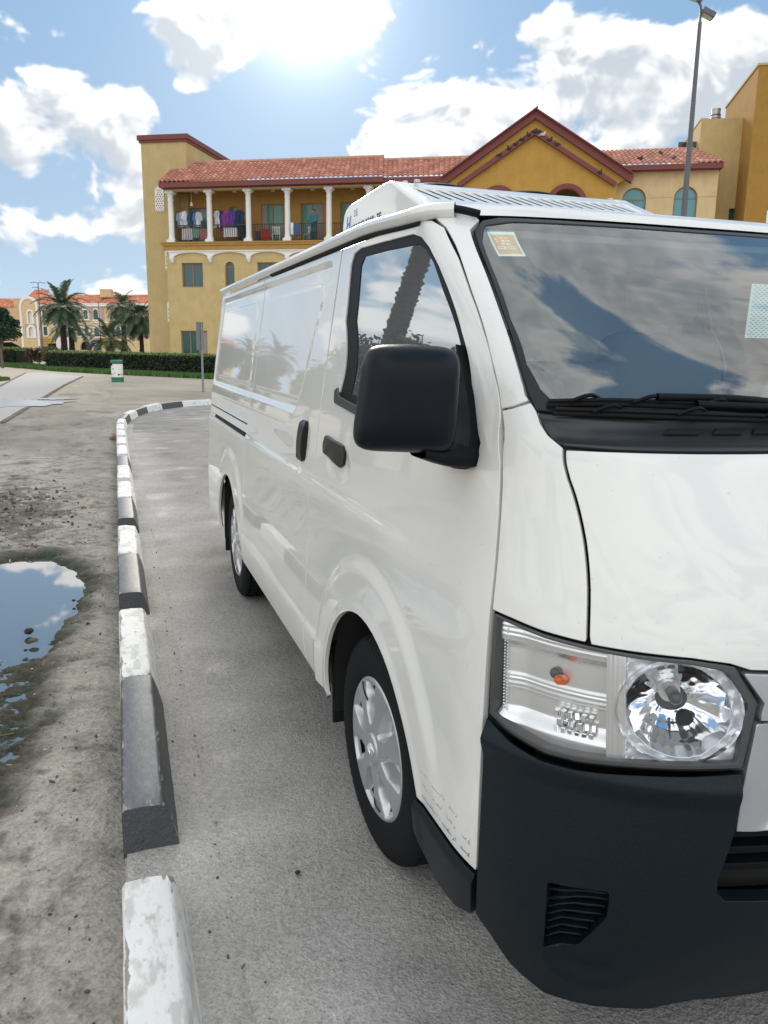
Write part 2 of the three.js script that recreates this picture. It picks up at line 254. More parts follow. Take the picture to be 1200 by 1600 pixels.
{ // paved path that crosses the open ground on the left, and the wet patch on it
  const pp = [[-3.36, -14.1], [-3.35, -14.2], [-3.14, -20.4], [-2.86, -29], [-2.45, -36.6], [-4.6, -41.5], [-5.2, -41.5], [-5.0, -33], [-4.85, -27], [-5.5, -20], [-7.5, -14.1]];
  const s = new THREE.ShapeGeometry(shapeOf(pp.map(([x, z]) => [x, -z])), 1).toNonIndexed(); s.rotateX(-Math.PI / 2); s.translate(0, GY + .012, 0); s.setAttribute('color', new THREE.Float32BufferAttribute(new Float32Array(s.attributes.position.count * 3).fill(.86), 3)); boxUV(s);
  part('path', s, M.concrete, scene, STRUCT);
  const eg = new GB(), strip = (a, b, w) => { const L = Math.hypot(b[0] - a[0], b[1] - a[1]), nx = -(b[1] - a[1]) / L * w, nz = (b[0] - a[0]) / L * w, n = 14; for (let i = 0; i < n; i++) { const f = t => [mix(a[0], b[0], t), mix(a[1], b[1], t)], p = f(i / n), q = f((i + 1) / n), k = 1 + .5 * fbm(p[0] * 3, p[1] * 3, 5, 2); eg.quad([p[0] - nx * k, GY + .016, p[1] - nz * k], [p[0] + nx * k, GY + .016, p[1] + nz * k], [q[0] + nx * k, GY + .016, q[1] + nz * k], [q[0] - nx * k, GY + .016, q[1] - nz * k], [.52, .50, .46].map(c => c * (.8 + .5 * fbm(p[0] * 2, p[1] * 2, 3, 3)))); } };
  for (const [i, j] of [[1, 2], [2, 3], [3, 4], [6, 7], [7, 8]]) strip(pp[i], pp[j], .055);
  part('path_edging', eg.geo(), M.dirtFar, scene, STRUCT);
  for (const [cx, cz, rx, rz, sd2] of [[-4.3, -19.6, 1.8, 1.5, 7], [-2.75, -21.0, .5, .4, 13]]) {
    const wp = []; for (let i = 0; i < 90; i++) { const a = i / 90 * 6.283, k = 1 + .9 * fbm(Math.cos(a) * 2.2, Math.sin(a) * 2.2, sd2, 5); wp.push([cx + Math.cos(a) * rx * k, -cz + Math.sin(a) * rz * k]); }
    const w = new THREE.ShapeGeometry(shapeOf(wp)); w.rotateX(-Math.PI / 2); w.translate(0, GY + .018, 0); part('water', w, M.wet ??= phys([.60, .60, .58], .24, { ior: 1.6, specularIntensity: 1 }), scene, STRUCT); }  // wet film; the glare on it is painted in as a pale colour
}

// ================================================================ BUILDINGS
const texStucco = makeTex(512, 512, (u, v) => { const a = tfbm(TN, u, v, 8, 5), b = TN2(u * 180, v * 180, 180); const st = tfbm(TN2, u, v * .25, 24, 3); const k = .84 + .16 * (a - .5) + .08 * (b - .5) + .10 * (st - .5); return [k, k * .995, k * .98]; }, { srgb: true });
const texStuccoB = makeTex(512, 512, (u, v) => .6 * TN(u * 220, v * 220, 220) + .4 * tfbm(TN2, u, v, 20, 3));
for (const t of [texStucco, texStuccoB]) t.repeat.set(1 / 3, 1 / 3);
const stucco = (r, g, b) => mat([r, g, b], .9, { map: texStucco, bumpMap: texStuccoB, bumpScale: .006 });
Object.assign(M, {
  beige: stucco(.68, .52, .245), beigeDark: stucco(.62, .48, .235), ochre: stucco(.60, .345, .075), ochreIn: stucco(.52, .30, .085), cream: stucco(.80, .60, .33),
  white: mat([.82, .81, .77], .7), maroon: mat([.20, .055, .048], .7), roofT: mat([1, 1, 1], .75, { vertexColors: true }), brownFrame: mat([.26, .17, .085], .5),
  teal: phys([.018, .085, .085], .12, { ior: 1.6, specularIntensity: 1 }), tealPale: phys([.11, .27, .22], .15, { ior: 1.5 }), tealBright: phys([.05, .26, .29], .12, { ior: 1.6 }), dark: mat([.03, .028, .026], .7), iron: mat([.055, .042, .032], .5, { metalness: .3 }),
  curtain: mat([.34, .30, .27], .9), peach: stucco(.78, .52, .28), roofFar: mat([1, 1, 1], .8, { vertexColors: true }), greyT: mat([.42, .35, .34], .8), steel: mat([.48, .48, .47], .42, { metalness: .75 }),
});
const D2R = Math.PI / 180;
const FO = V(1.095, 0, -47.817), FANG = -30 * D2R;
const camL = CAM.clone().sub(FO).applyAxisAngle(V(0, 1, 0), -FANG);       // the camera in the facade's own axes
const ap = (s, h, z) => { const k = (camL.z - z) / camL.z; return [camL.x + (s - camL.x) * k, camL.y + (h - camL.y) * k, z]; }; // a place measured on the facade plane, taken back to depth z
const worldOf = (s, y, z) => V(s, y, z).applyAxisAngle(V(0, 1, 0), FANG).add(FO);

function windowIn(parent, x0, y0, x1, y1, z, o = {}) { // frame with sashes and a pane, set into an opening
  const f = [], t = o.t || .07, w = x1 - x0, h = y1 - y0, cx = (x0 + x1) / 2, d = .07;
  if (o.arch) { const out = shapeOf(archPts(cx, y0, w, h)), inn = archPts(cx, y0 + t, w - 2 * t, h - 2 * t); f.push(extr(out, d, [inn]).translate(0, 0, z - d / 2)); f.push(box(w - 2 * t + .004, t, d * .8, cx, y0 + h - w / 2, z)); }
  else { f.push(box(w, t, d, cx, y0 + t / 2, z), box(w, t, d, cx, y1 - t / 2, z), box(t, h - 2 * t, d, x0 + t / 2, (y0 + y1) / 2, z), box(t, h - 2 * t, d, x1 - t / 2, (y0 + y1) / 2, z)); }
  const nS = o.sash || (o.arch && w < .8 ? 1 : 2); for (let i = 1; i < nS; i++) f.push(box(t, (o.arch ? h - w / 2 : h) - 2 * t - .002, d * .9, x0 + w * i / nS, y0 + (o.arch ? h - w / 2 : h) / 2, z));
  const win = part('window', merge(f), o.mat || M.brownFrame, parent);
  const ps = o.arch ? shapeOf(archPts(cx, y0 + t * .5, w - t, h - t)) : shapeOf(rectPts(x0 + t * .5, y0 + t * .5, x1 - t * .5, y1 - t * .5));
  part('pane', new THREE.ExtrudeGeometry(ps, { depth: .012, bevelEnabled: false }).translate(0, 0, z - .012), o.glass || M.teal, win);
  if (o.curtain) part('curtain', gridGeo(10, 2, (u, v) => [mix(x0 + o.curtain[0] * w, x0 + o.curtain[1] * w, u), y0 + .05 + v * (h - .1), z + .05 + .025 * Math.sin(u * 22)]), M.curtain, win);
  return win;
}
function tileRoof(e0, e1, r0, r1, pitch = .26, rows = 9, tone = [.56, .20, .115], seed = 1) { // barrel tiles in stepped courses between an eave and a ridge
  const E0 = V(...e0), E1 = V(...e1), R0 = V(...r0), R1 = V(...r1), len = E0.distanceTo(E1), nCol = Math.round(len / pitch), up = new THREE.Vector3().crossVectors(E1.clone().sub(E0), R0.clone().sub(E0)).normalize(); if (up.y < 0) up.negate();
  const rnd = mulberry(seed), p = [], c = [], ix = [], SEG = 6;
  for (let r = 0; r < rows; r++) { const t0 = r / rows, t1 = (r + 1.12) / rows;
    for (let k = 0; k < nCol; k++) { const q = .78 + .42 * rnd(), pale = rnd() < .18 ? .12 : 0, cc = [tone[0] * q + pale * .8, tone[1] * q + pale * .8, tone[2] * q + pale * .7], base = p.length / 3, wob = .01 * rnd();
      for (let a = 0; a <= 1; a++) for (let i = 0; i <= SEG; i++) { const u = (k + i / SEG) / nCol, t = Math.min(1, a ? t1 : t0), P = E0.clone().lerp(E1, u).lerp(R0.clone().lerp(R1, u), t);
        const bar = Math.abs(Math.sin(i / SEG * Math.PI)); P.addScaledVector(up, .085 * bar + (a ? .0 : .045) + wob); p.push(P.x, P.y, P.z); c.push(...cc); }
      for (let i = 0; i < SEG; i++) { const A = base + i, B = A + 1, C = A + SEG + 1, D = C + 1; ix.push(A, B, D, A, D, C); }
      // the butt end of the tile
      const b2 = p.length / 3; for (let i = 0; i <= SEG; i++) { const s0 = (base + i) * 3; p.push(p[s0], p[s0 + 1], p[s0 + 2]); c.push(...cc.map(x => x * .9)); const Q = V(p[s0], p[s0 + 1], p[s0 + 2]).addScaledVector(up, -.075); p.push(Q.x, Q.y, Q.z); c.push(...cc.map(x => x * .9)); }
      for (let i = 0; i < SEG; i++) { const A = b2 + i * 2; ix.push(A, A + 1, A + 3, A, A + 3, A + 2); } } }
  const g = new THREE.BufferGeometry(); g.setAttribute('position', new THREE.Float32BufferAttribute(p, 3)); g.setAttribute('color', new THREE.Float32BufferAttribute(c, 3)); g.setIndex(ix); g.computeVertexNormals(); return g;
}
const B = thing('apartment_building', 'yellow building with red tiled roof, columned balconies and an ochre gable', 'building', FO.toArray(), FANG);
const COLS = [1.67, 3.99, 6.30, 8.57, 10.94, 13.16, 15.4, 17.3];
{
  const holes = [rectPts(2.2, 4.68, 3.48, 6.03), archPts(5.11, 4.68, .56, 1.40), rectPts(6.76, 4.68, 8.04, 6.03), archPts(9.7, 4.68, .56, 1.40), rectPts(11.4, 4.68, 12.7, 6.03), rectPts(1.98, .88, 3.62, 2.24), rectPts(6.7, .88, 8.3, 2.24), rectPts(11.3, .88, 12.9, 2.24)];
  const wall = part('wall', boxUV(extr(rectPts(1.3, -.1, 17.9, 6.70), .3, holes).translate(0, 0, -.3)), M.beige, B);
  part('end_wall', boxUV(merge([box(.3, 10.2, 11.0, 1.45, 5.0, -6.0)])), M.beige, B);
  windowIn(B, 2.2, 4.68, 3.48, 6.03, -.16); windowIn(B, 4.83, 4.68, 5.39, 6.08, -.16, { arch: 1 }); windowIn(B, 6.76, 4.68, 8.04, 6.03, -.16); windowIn(B, 9.42, 4.68, 9.98, 6.08, -.16, { arch: 1 }); windowIn(B, 11.4, 4.68, 12.7, 6.03, -.16);
  windowIn(B, 1.98, .88, 3.62, 2.24, -.16, { sash: 3, curtain: [.76, .99] }); windowIn(B, 6.7, .88, 8.3, 2.24, -.16, { sash: 3 }); windowIn(B, 11.3, .88, 12.9, 2.24, -.16, { sash: 3 });
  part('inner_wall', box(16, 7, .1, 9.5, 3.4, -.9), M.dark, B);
  // balcony floor, its stepped ochre cornice, and the white arched trim below
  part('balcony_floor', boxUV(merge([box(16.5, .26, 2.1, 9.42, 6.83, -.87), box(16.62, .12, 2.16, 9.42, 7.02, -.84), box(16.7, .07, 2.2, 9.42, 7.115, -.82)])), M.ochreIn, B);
  const tr = []; { const pts = [[1.42, 6.70], [17.6, 6.70]]; const low = []; for (let i = 0; i < 7; i++) { const a = COLS[i] + .12, b = COLS[i + 1] - .12; low.push([COLS[i] - .12, 6.38], [a, 6.38]); for (let k = 1; k < 10; k++) { const t = k / 10; low.push([mix(a, b, t), 6.38 + .21 * Math.pow(Math.sin(t * Math.PI), .55)]); } } low.push([17.3, 6.38], [17.6, 6.38]); tr.push(extr([...pts.slice(0, 1), ...pts.slice(1), ...low.reverse()], .11)); for (let i = 0; i < 7; i++) tr.push(box(.24, .16, .2, COLS[i], 6.30, .10), box(.17, .12, .15, COLS[i], 6.16, .075), box(.10, .07, .10, COLS[i], 6.065, .05)); tr.push(box(16.3, .06, .17, 9.5, 6.665, .086)); }
  part('arched_trim', merge(tr), M.white, B);
  // recessed balcony: back wall with doors, ceiling, beam, columns and railings
  const bh = [rectPts(1.95, 7.15, 3.30, 9.27), archPts(4.83, 8.35, .60, .98), rectPts(6.50, 7.15, 7.84, 9.40), rectPts(8.86, 7.15, 10.2, 9.40), rectPts(11.18, 7.15, 12.5, 9.40), archPts(14.3, 8.35, .60, .98)];
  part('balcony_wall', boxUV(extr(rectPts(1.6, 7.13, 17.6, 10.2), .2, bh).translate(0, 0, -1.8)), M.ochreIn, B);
  windowIn(B, 1.95, 7.16, 3.30, 9.27, -1.7, { glass: M.tealPale }); windowIn(B, 4.53, 8.35, 5.13, 9.33, -1.7, { arch: 1, glass: M.tealPale }); windowIn(B, 6.50, 7.16, 7.84, 9.40, -1.7, { glass: M.tealPale, curtain: [.02, .26] }); windowIn(B, 8.86, 7.16, 10.2, 9.40, -1.7, { glass: M.tealPale, curtain: [.70, .98] }); windowIn(B, 11.18, 7.16, 12.5, 9.40, -1.7, { glass: M.tealPale }); windowIn(B, 14.0, 8.35, 14.6, 9.33, -1.7, { arch: 1, glass: M.tealPale });
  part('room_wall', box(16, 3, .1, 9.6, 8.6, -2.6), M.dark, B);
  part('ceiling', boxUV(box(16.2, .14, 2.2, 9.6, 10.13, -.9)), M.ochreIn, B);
  part('beam', boxUV(merge([box(16.3, .26, .34, 9.5, 10.07, -.06), box(16.36, .07, .40, 9.5, 9.955, -.06)])), M.cream, B);
  for (let i = 0; i < 6; i++) part('ceiling_lamp', cyl(.10, .13, .10, (COLS[i] + COLS[i + 1]) / 2, 10.01, -.95, 12), M.white, B);
  const colGeo = merge([box(.46, .14, .46, 0, .07, 0), new THREE.LatheGeometry([[.20, .14], [.21, .20], [.165, .26], [.155, .4], [.15, 1.9], [.14, 2.25], [.165, 2.29], [.165, 2.33], [.14, 2.36], [.15, 2.5], [.20, 2.60], [.225, 2.64]].map(([x, y]) => new THREE.Vector2(x, y)), 20), box(.50, .10, .50, 0, 2.69, 0), box(.42, .06, .42, 0, 2.77, 0)]);
  for (const s of COLS.slice(0, 7)) { const m = part('column', colGeo, M.white, B); m.position.set(s, 7.15, -.02); }
  for (let i = 0; i < 7; i++) { const a = COLS[i] + .2, b = COLS[i + 1] - .2, n = Math.round((b - a) / .105), g = [box(b - a, .05, .05, (a + b) / 2, 8.07, 0), box(b - a, .04, .04, (a + b) / 2, 7.22, 0)];
    for (let k = 1; k < n; k++) { const x = mix(a, b, k / n); g.push(tube([[x, 7.22, 0], [x, 7.38, .10], [x, 7.55, .07], [x, 7.8, .01], [x, 8.06, 0]], .014, 4, 8)); }
    part('railing', merge(g), M.iron, B); }
  // roofs of the left wing
  const eZ = .62, rZ = -2.8;
  const E0 = ap(.98, 10.42, eZ), E1 = ap(13.95, 10.42, eZ), R0 = ap(2.2, 11.32, rZ), R1 = ap(13.95, 11.34, rZ);
  part('roof', tileRoof(E0, E1, R0, R1, .27, 10, [.50, .205, .135], 4), M.roofT, B, STUFF);
  part('hip_roof', tileRoof(ap(.98, 10.42, eZ), [E0[0], E0[1], -6], R0, [R0[0], R0[1], -6], .27, 10, [.48, .20, .13], 5), M.roofT, B, STUFF);
  const E2 = ap(13.9, 10.36, .5), E3 = ap(18.9, 10.36, .5), R2 = ap(13.9, 11.17, rZ), R3 = ap(18.9, 11.17, rZ);
  part('lower_roof', tileRoof(E2, E3, R2, R3, .27, 9, [.50, .205, .135], 6), M.roofT, B, STUFF);
  const ridge = (a, b) => { const A = V(...a), C = V(...b), n = Math.round(A.distanceTo(C) / .4), g = []; for (let i = 0; i < n; i++) { const p = A.clone().lerp(C, (i + .5) / n); g.push(new THREE.CylinderGeometry(.11, .125, .44, 8).rotateZ(Math.PI / 2).translate(p.x, p.y + .04, p.z)); } return merge(g); };
  part('ridge_tiles', merge([ridge(R0, R1), ridge(R2, R3)]), mat([.50, .30, .20], .8), B, STUFF);
  part('fascia', merge([box(E1[0] - E0[0], .27, .10, (E0[0] + E1[0]) / 2, E0[1] - .15, eZ - .06), box(.10, .265, 6.5, E0[0] + .06, E0[1] - .15, eZ - 3.3), box(E1[0] - E0[0] - .1, .05, .62, (E0[0] + E1[0]) / 2, E0[1] - .26, eZ - .36), box(E3[0] - E2[0], .27, .10, (E2[0] + E3[0]) / 2, E2[1] - .152, .45), box(E3[0] - E2[0], .05, .5, (E2[0] + E3[0]) / 2, E2[1] - .262, .2)]), M.maroon, B);
  part('upper_wall', boxUV(box(4.4, .9, .3, 15.9, 9.7, -.25)), M.beige, B);
  // stair tower at the left end
  part('tower_wall', boxUV(merge([box(2.80, 13.1, 10, .65, 6.45, -6.5)])), M.beigeDark, B);
  part('tower_cap', boxUV(merge([box(3.12, .26, 10.3, .65, 13.15, -6.5), box(2.96, .14, 10.16, .65, 12.95, -6.5)])), M.maroon, B);
  const lattice = (x0, y0, w, h, arch) => { const hs = [], n = Math.round(w / .125), r = Math.round(h / .125); for (let j = 0; j < r; j++) for (let i = 0; i < n - (j % 2); i++) { const cx = x0 + (i + .5 + (j % 2) * .5) * w / n, cy = y0 + (j + .5) * h / r; if (arch && cy > y0 + h - w / 2 - .05 && Math.hypot(cx - x0 - w / 2, cy - (y0 + h - w / 2)) > w / 2 - .09) continue; const q = .040; hs.push([[cx - q, cy], [cx, cy - q * 1.3], [cx + q, cy], [cx, cy + q * 1.3]]); } return extr(arch ? archPts(x0 + w / 2, y0, w, h) : rectPts(x0, y0, x0 + w, y0 + h), .05, hs); };
  for (const [x, y, h] of [[.02, 9.10, 1.38], [.50, 5.75, 1.32], [.50, 2.70, 1.35]]) { const lt = part('lattice_vent', lattice(x, y, .56, h, 1).translate(0, 0, -1.49), M.white, B); part('vent_shaft', shapeGeoFlat(archPts(x + .28, y + .02, .52, h - .04)).translate(0, 0, -1.496), M.dark, lt); }
  // ochre gable
  const gz = .6, wallG = [[18.1, -.1], [26.05, -.1], [26.05, 9.62], [26.5, 9.85], [21.85, 12.86], [17.3, 9.85], [18.1, 9.6]];
  part('gable_wall', boxUV(extr(wallG, .5, [archPts(20.12, 7.4, 1.62, 2.06), archPts(23.6, 7.4, 1.62, 2.10), rectPts(19.4, 1, 20.9, 3), rectPts(22.9, 1, 24.4, 3)]).translate(0, 0, gz - .5)), M.ochre, B);
  part('gable_side', boxUV(merge([box(.3, 9.6, 4, 18.2, 4.7, -1.6), box(.3, 9.6, 4, 25.9, 4.7, -1.6)])), M.ochre, B);
  const bar = (x0, y0, x1, y1, t, d, z) => { const L = Math.hypot(x1 - x0, y1 - y0); return box(L, t, d, 0, 0, 0).rotateZ(Math.atan2(y1 - y0, x1 - x0)).translate((x0 + x1) / 2, (y0 + y1) / 2, z); };
  part('gable_cornice', merge([extr([[17.0, 9.92], [21.85, 13.16], [26.85, 9.95], [26.72, 9.62], [21.85, 12.78], [17.15, 9.62]], .42).translate(0, 0, gz - .2), bar(17.15, 10.06, 21.85, 13.20, .06, 1.6, gz - .4), bar(21.85, 13.20, 26.75, 10.05, .06, 1.6, gz - .4)]), M.maroon, B);
  part('inner_cornice', merge([extr([[18.15, 9.62], [18.0, 9.80], [21.85, 12.28], [26.02, 9.66], [25.9, 9.48], [21.85, 12.02]], .24).translate(0, 0, gz)]), M.maroon, B);
  for (const s of [20.12, 23.6]) { const o = archPts(s, 7.3, 2.06, 2.38, 18), i = archPts(s, 7.36, 1.62, 2.08, 18); part('arch_surround', extr(o, .12, [i]).translate(0, 0, gz), M.maroon, B); windowIn(B, s - .78, 7.4, s + .78, 8.9, gz - 1.2, { sash: 3, glass: M.tealPale }); }
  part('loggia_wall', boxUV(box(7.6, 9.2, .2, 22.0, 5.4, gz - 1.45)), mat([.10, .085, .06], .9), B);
  // right wing
  part('right_wall', boxUV(extr(rectPts(25.95, -.1, 30.95, 10.35), .3, [archPts(26.98, 7.0, 1.18, 2.53), archPts(29.48, 7.0, 1.14, 2.54)]).translate(0, 0, -.3)), M.cream, B);
  part('right_end_wall', boxUV(box(.3, 10.3, 6, 30.8, 5.1, -3.3)), M.cream, B);
  for (const [w, x] of [[1.3, 28.2], [.85, 30.5]]) part('wall_joint', box(w, .03, .012, x, 9.02, .004), M.beigeDark, B);
  for (const [a, b, t] of [[26.39, 27.57, 9.53], [28.91, 30.05, 9.54]]) windowIn(B, a, 7.0, b, t, -.14, { arch: 1, glass: M.tealBright });
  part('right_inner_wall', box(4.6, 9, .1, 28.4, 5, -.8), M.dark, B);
  const Q0 = ap(25.4, 10.62, .5), Q1 = ap(31.15, 10.62, .5), T0 = ap(25.2, 11.30, -2.6), T1 = ap(29.6, 11.30, -2.6);
  part('right_roof', tileRoof(Q0, Q1, T0, T1, .27, 8, [.52, .24, .165], 8), M.roofT, B, STUFF);
  part('right_hip_roof', tileRoof(Q1, [Q1[0], Q1[1], -5.5], T1, [T1[0], T1[1], -5.5], .27, 8, [.50, .24, .165], 9), M.roofT, B, STUFF);
  part('right_fascia', merge([box(Q1[0] - Q0[0], .24, .10, (Q0[0] + Q1[0]) / 2, Q0[1] - .13, .44), box(.1, .236, 5.4, Q1[0] - .06, Q0[1] - .13, -2.3), box(Q1[0] - Q0[0] - .1, .05, .5, (Q0[0] + Q1[0]) / 2, Q0[1] - .225, .2)]), M.maroon, B);
}
function shapeGeoFlat(pts) { return new THREE.ExtrudeGeometry(shapeOf(pts), { depth: .004, bevelEnabled: false }); }
{ // plain beige block behind the right wing
  const b = thing('beige_block', 'plain beige rendered block with a flat roof behind the right wing', 'building', FO.toArray(), FANG);
  part('wall', boxUV(merge([extr(rectPts(30.25, -.1, 36, 13.15), .3, [rectPts(32.0, 5.0, 33.4, 8.75)]).translate(0, 0, -2.3), box(.3, 13.25, 9, 30.4, 6.52, -6.8)])), M.beige, b);
  part('parapet', box(.36, .08, 9.2, 30.4, 13.20, -6.75), M.cream, b);
  windowIn(b, 32.0, 5.0, 33.4, 8.75, -2.14, { mat: M.dark });
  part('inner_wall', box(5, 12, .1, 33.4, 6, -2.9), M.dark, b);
  const v = part('roof_vent', merge([cyl(.20, .20, .26, 31.1, 13.28, -3, 18), cyl(.27, .27, .06, 31.1, 13.42, -3, 18), cyl(.22, .22, .36, 31.1, 13.63, -3, 18), cyl(.235, .235, .05, 31.1, 13.83, -3, 18)]), M.steel, b);
  part('cap_ring', cyl(.255, .255, .03, 31.1, 13.55, -3, 18), M.dark, v);
}
{ const t = thing('air_conditioner', 'small dark air conditioning unit on the roof beside the beige block', 'air conditioner', FO.toArray(), FANG), p = ap(29.35, 11.32, -3.2); part('casing', rbox(1.0, .55, .5, .03, p[0], p[1], p[2]), mat([.10, .10, .095], .6), t); part('fan_grille', new THREE.CylinderGeometry(.2, .2, .03, 20).rotateX(Math.PI / 2).translate(p[0] - .15, p[1], p[2] + .262), M.dark, t); }
{ // ochre tower at the right edge
  const b = thing('ochre_tower', 'tall ochre rendered tower at the right edge with a white lattice', 'building', FO.toArray(), FANG);
  part('wall', boxUV(box(6, 14.95, 7, 35.27, 7.4, -3.2)), stucco(.46, .255, .05), b);
  part('parapet', boxUV(box(6.1, .10, 7.1, 35.27, 14.9, -3.2)), M.beigeDark, b);
  const hs = []; for (let j = 0; j < 16; j++) for (let i = 0; i < 6; i++) { const cx = 33.36 + i * .17 + .1, cy = 5.7 + j * .15 + (i % 2) * .075; hs.push([[cx - .045, cy], [cx, cy - .055], [cx + .045, cy], [cx, cy + .055]]); }
  const lt = part('lattice_panel', extr(rectPts(33.3, 5.6, 34.4, 8.25), .05, hs).translate(0, 0, .302), M.white, b);
  part('lattice_backing', box(1.0, 2.5, .004, 33.85, 6.92, .304), M.dark, lt);
}
{ // cream apartment block with shops, across the street on the left
  const K = .133, S = px => (px - 0) * K, H = py => 1.448 + (536.2 - py) * K;
  const org = CAM.clone().add(skyRay(0, 550).multiplyScalar(165)); org.y = 0; const end = CAM.clone().add(skyRay(235, 552).multiplyScalar(158)); end.y = 0; const dv = end.sub(org), turn = -Math.atan2(dv.z, dv.x);
  const b = thing('cream_apartment_block', 'distant cream apartment block with orange roofs, white arches and shops', 'building', org.toArray(), turn);
  const wins = [], add = (px, py, w, h, arch) => wins.push([S(px) - w / 2, H(py), w, h, arch]);
  for (const px of [83, 140, 153, 228]) { add(px, 500, .95, 1.7); add(px, 525, .95, 1.7); }
  for (const px of [170, 206]) { add(px, 501, 1.1, 2.0, 1); add(px, 526, 1.1, 1.9, 1); }
  const arches = [[93, 2.4], [150, 2.6], [172, 1.1], [190, 1.6], [214, 1.4]];
  part('wall', boxUV(extr(rectPts(S(75), -.2, S(262), H(478.5)), .4, [...wins.map(([x, y, w, h, a]) => a ? archPts(x + w / 2, y, w, h) : rectPts(x, y, x + w, y + h)), ...arches.map(([px, w]) => archPts(S(px), 0, w, 1.9))]).translate(0, 0, -.4)), M.cream, b);
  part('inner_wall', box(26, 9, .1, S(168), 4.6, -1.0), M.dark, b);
  for (const [x, y, w, h, a] of wins) { const g = a ? extr(archPts(x + w / 2, y - .2, w + .5, h + .42), .08, [archPts(x + w / 2, y, w, h)]) : extr(rectPts(x - .22, y - .22, x + w + .22, y + h + .25), .08, [rectPts(x, y, x + w, y + h)]); const f = part('window', g, M.white, b); part('pane', box(w, h, .02, x + w / 2, y + h / 2, -.2), M.teal, f); }
  // white bay with stacked arched balconies
  const bayX0 = S(104), bayX1 = S(131);
  part('balcony_bay', extr(rectPts(bayX0, 0, bayX1, H(478)), .9, [archPts(S(118), H(501), 1.25, 2.1), archPts(S(118), H(526), 1.25, 2.1), archPts(S(119), 0, 1.1, 1.5)]).translate(0, 0, -.02), mat([.74, .71, .68], .8), b);
  for (const x of [bayX0 + .35, bayX1 - .35]) part('bay_shutter', box(.6, 3.2, .06, x, H(515), .9), M.greyT, b);
  part('cornice', merge([box(S(262) - S(131), .35, .5, (S(262) + S(131)) / 2, H(480.5), .15), box(S(104) - S(75), .35, .5, (S(104) + S(75)) / 2, H(480.5), .15), box(bayX1 - bayX0 + .3, .3, .5, (bayX0 + bayX1) / 2, H(477), 1.0)]), M.white, b);
  part('string_course', box(S(235) - S(160), .18, .2, (S(235) + S(160)) / 2, H(505), .1), M.white, b);
  for (const px of [163, 181, 199, 217]) part('shutter', box(.75, 2.3, .1, S(px), H(492), .06), M.greyT, b);
  part('roof', tileRoof([S(76), H(478), .4], [S(262), H(478), .4], [S(76), H(463.5), -3], [S(262), H(463.5), -3], .6, 6, [.60, .22, .11], 31), M.roofFar, b, STUFF);
  part('chimney', box(2.4, 1.6, 1, S(183), H(462), -1.5), M.peach, b);
  // bay with a round gable, and the plain wall beside it
  const gx0 = S(46), gx1 = S(75), gc = (gx0 + gx1) / 2;
  part('gable_bay', boxUV(extr(archPts(gc, -.2, gx1 - gx0, H(468) + .2, 16), .8, [archPts(S(62), H(507), 1.0, 2.4), archPts(S(62), H(527), 1.1, 1.9)]).translate(0, 0, -.1)), M.cream, b);
  part('gable_trim', extr(archPts(gc, -.1, gx1 - gx0 + .3, H(467) + .1, 16), .2, [archPts(gc, -.05, gx1 - gx0 - .5, H(471) + .05, 16)]).translate(0, 0, .7), M.white, b);
  part('gable_window', merge([extr(archPts(S(62), H(508), 1.6, 2.9), .1, [archPts(S(62), H(507), 1.0, 2.4)]).translate(0, 0, .7), extr(archPts(S(62), H(529), 2.2, 2.6), .1, [archPts(S(62), H(527), 1.1, 1.9)]).translate(0, 0, .7), box(1.1, 2.4, .05, S(62), H(498), .3), box(1.2, 1.9, .05, S(62), H(520), .3)]), M.white, b);
  for (const px of [54, 70]) part('shutter', box(.65, 2.4, .08, S(px), H(517), .74), M.greyT, b);
  part('gable_roof', tileRoof([S(44), H(479), .2], [S(88), H(479), .2], [S(56), H(456), -2.5], [S(82), H(456), -2.5], .6, 6, [.60, .21, .11], 33), M.roofFar, b, STUFF);
  part('side_wall', boxUV(merge([box(S(47) - S(30), H(471), 3, (S(47) + S(30)) / 2, H(471) / 2, -1.7), box(S(30) - S(-60), H(482), 3, (S(30) + S(-60)) / 2, H(482) / 2, -1.9)])), M.peach, b);
  part('side_roof', tileRoof([S(-60), H(483), -.2], [S(36), H(483), -.2], [S(-60), H(469), -3], [S(33), H(469), -3], .6, 6, [.62, .23, .12], 34), M.roofFar, b, STUFF);
  // shop fascias with lettering
  const sgn = (bg, fg, rows) => canvasTex(256, 96, (c, w, h) => { c.fillStyle = bg; c.fillRect(0, 0, w, h); c.fillStyle = fg; const r = mulberry(rows); for (let k = 0; k < 2; k++) { let x = 18; while (x < 230) { const q = 5 + r() * 16; c.fillRect(x, 20 + k * 34 + r() * 6, q, 7 + r() * 12); x += q + 3 + r() * 6; } } });
  for (const [x0, x1, y0, y1, bg, fg, k] of [[77, 101, 529, 537, '#c2a23c', '#5c4a16', 3], [161, 176, 532, 540, '#1d2f78', '#dfe5f4', 7], [176, 215, 532, 541, '#b98d2e', '#3b2a12', 9]]) part('shop_sign', box(S(x1) - S(x0), H(y0) - H(y1), .12, (S(x0) + S(x1)) / 2, (H(y0) + H(y1)) / 2, .4), mat([1, 1, 1], .6, { map: sgn(bg, fg, k) }), b);
}
function skyRay(px, py) { return camF.clone().addScaledVector(camR, (px - 600) / FPX).addScaledVector(camU, -(py - 800) / FPX); }

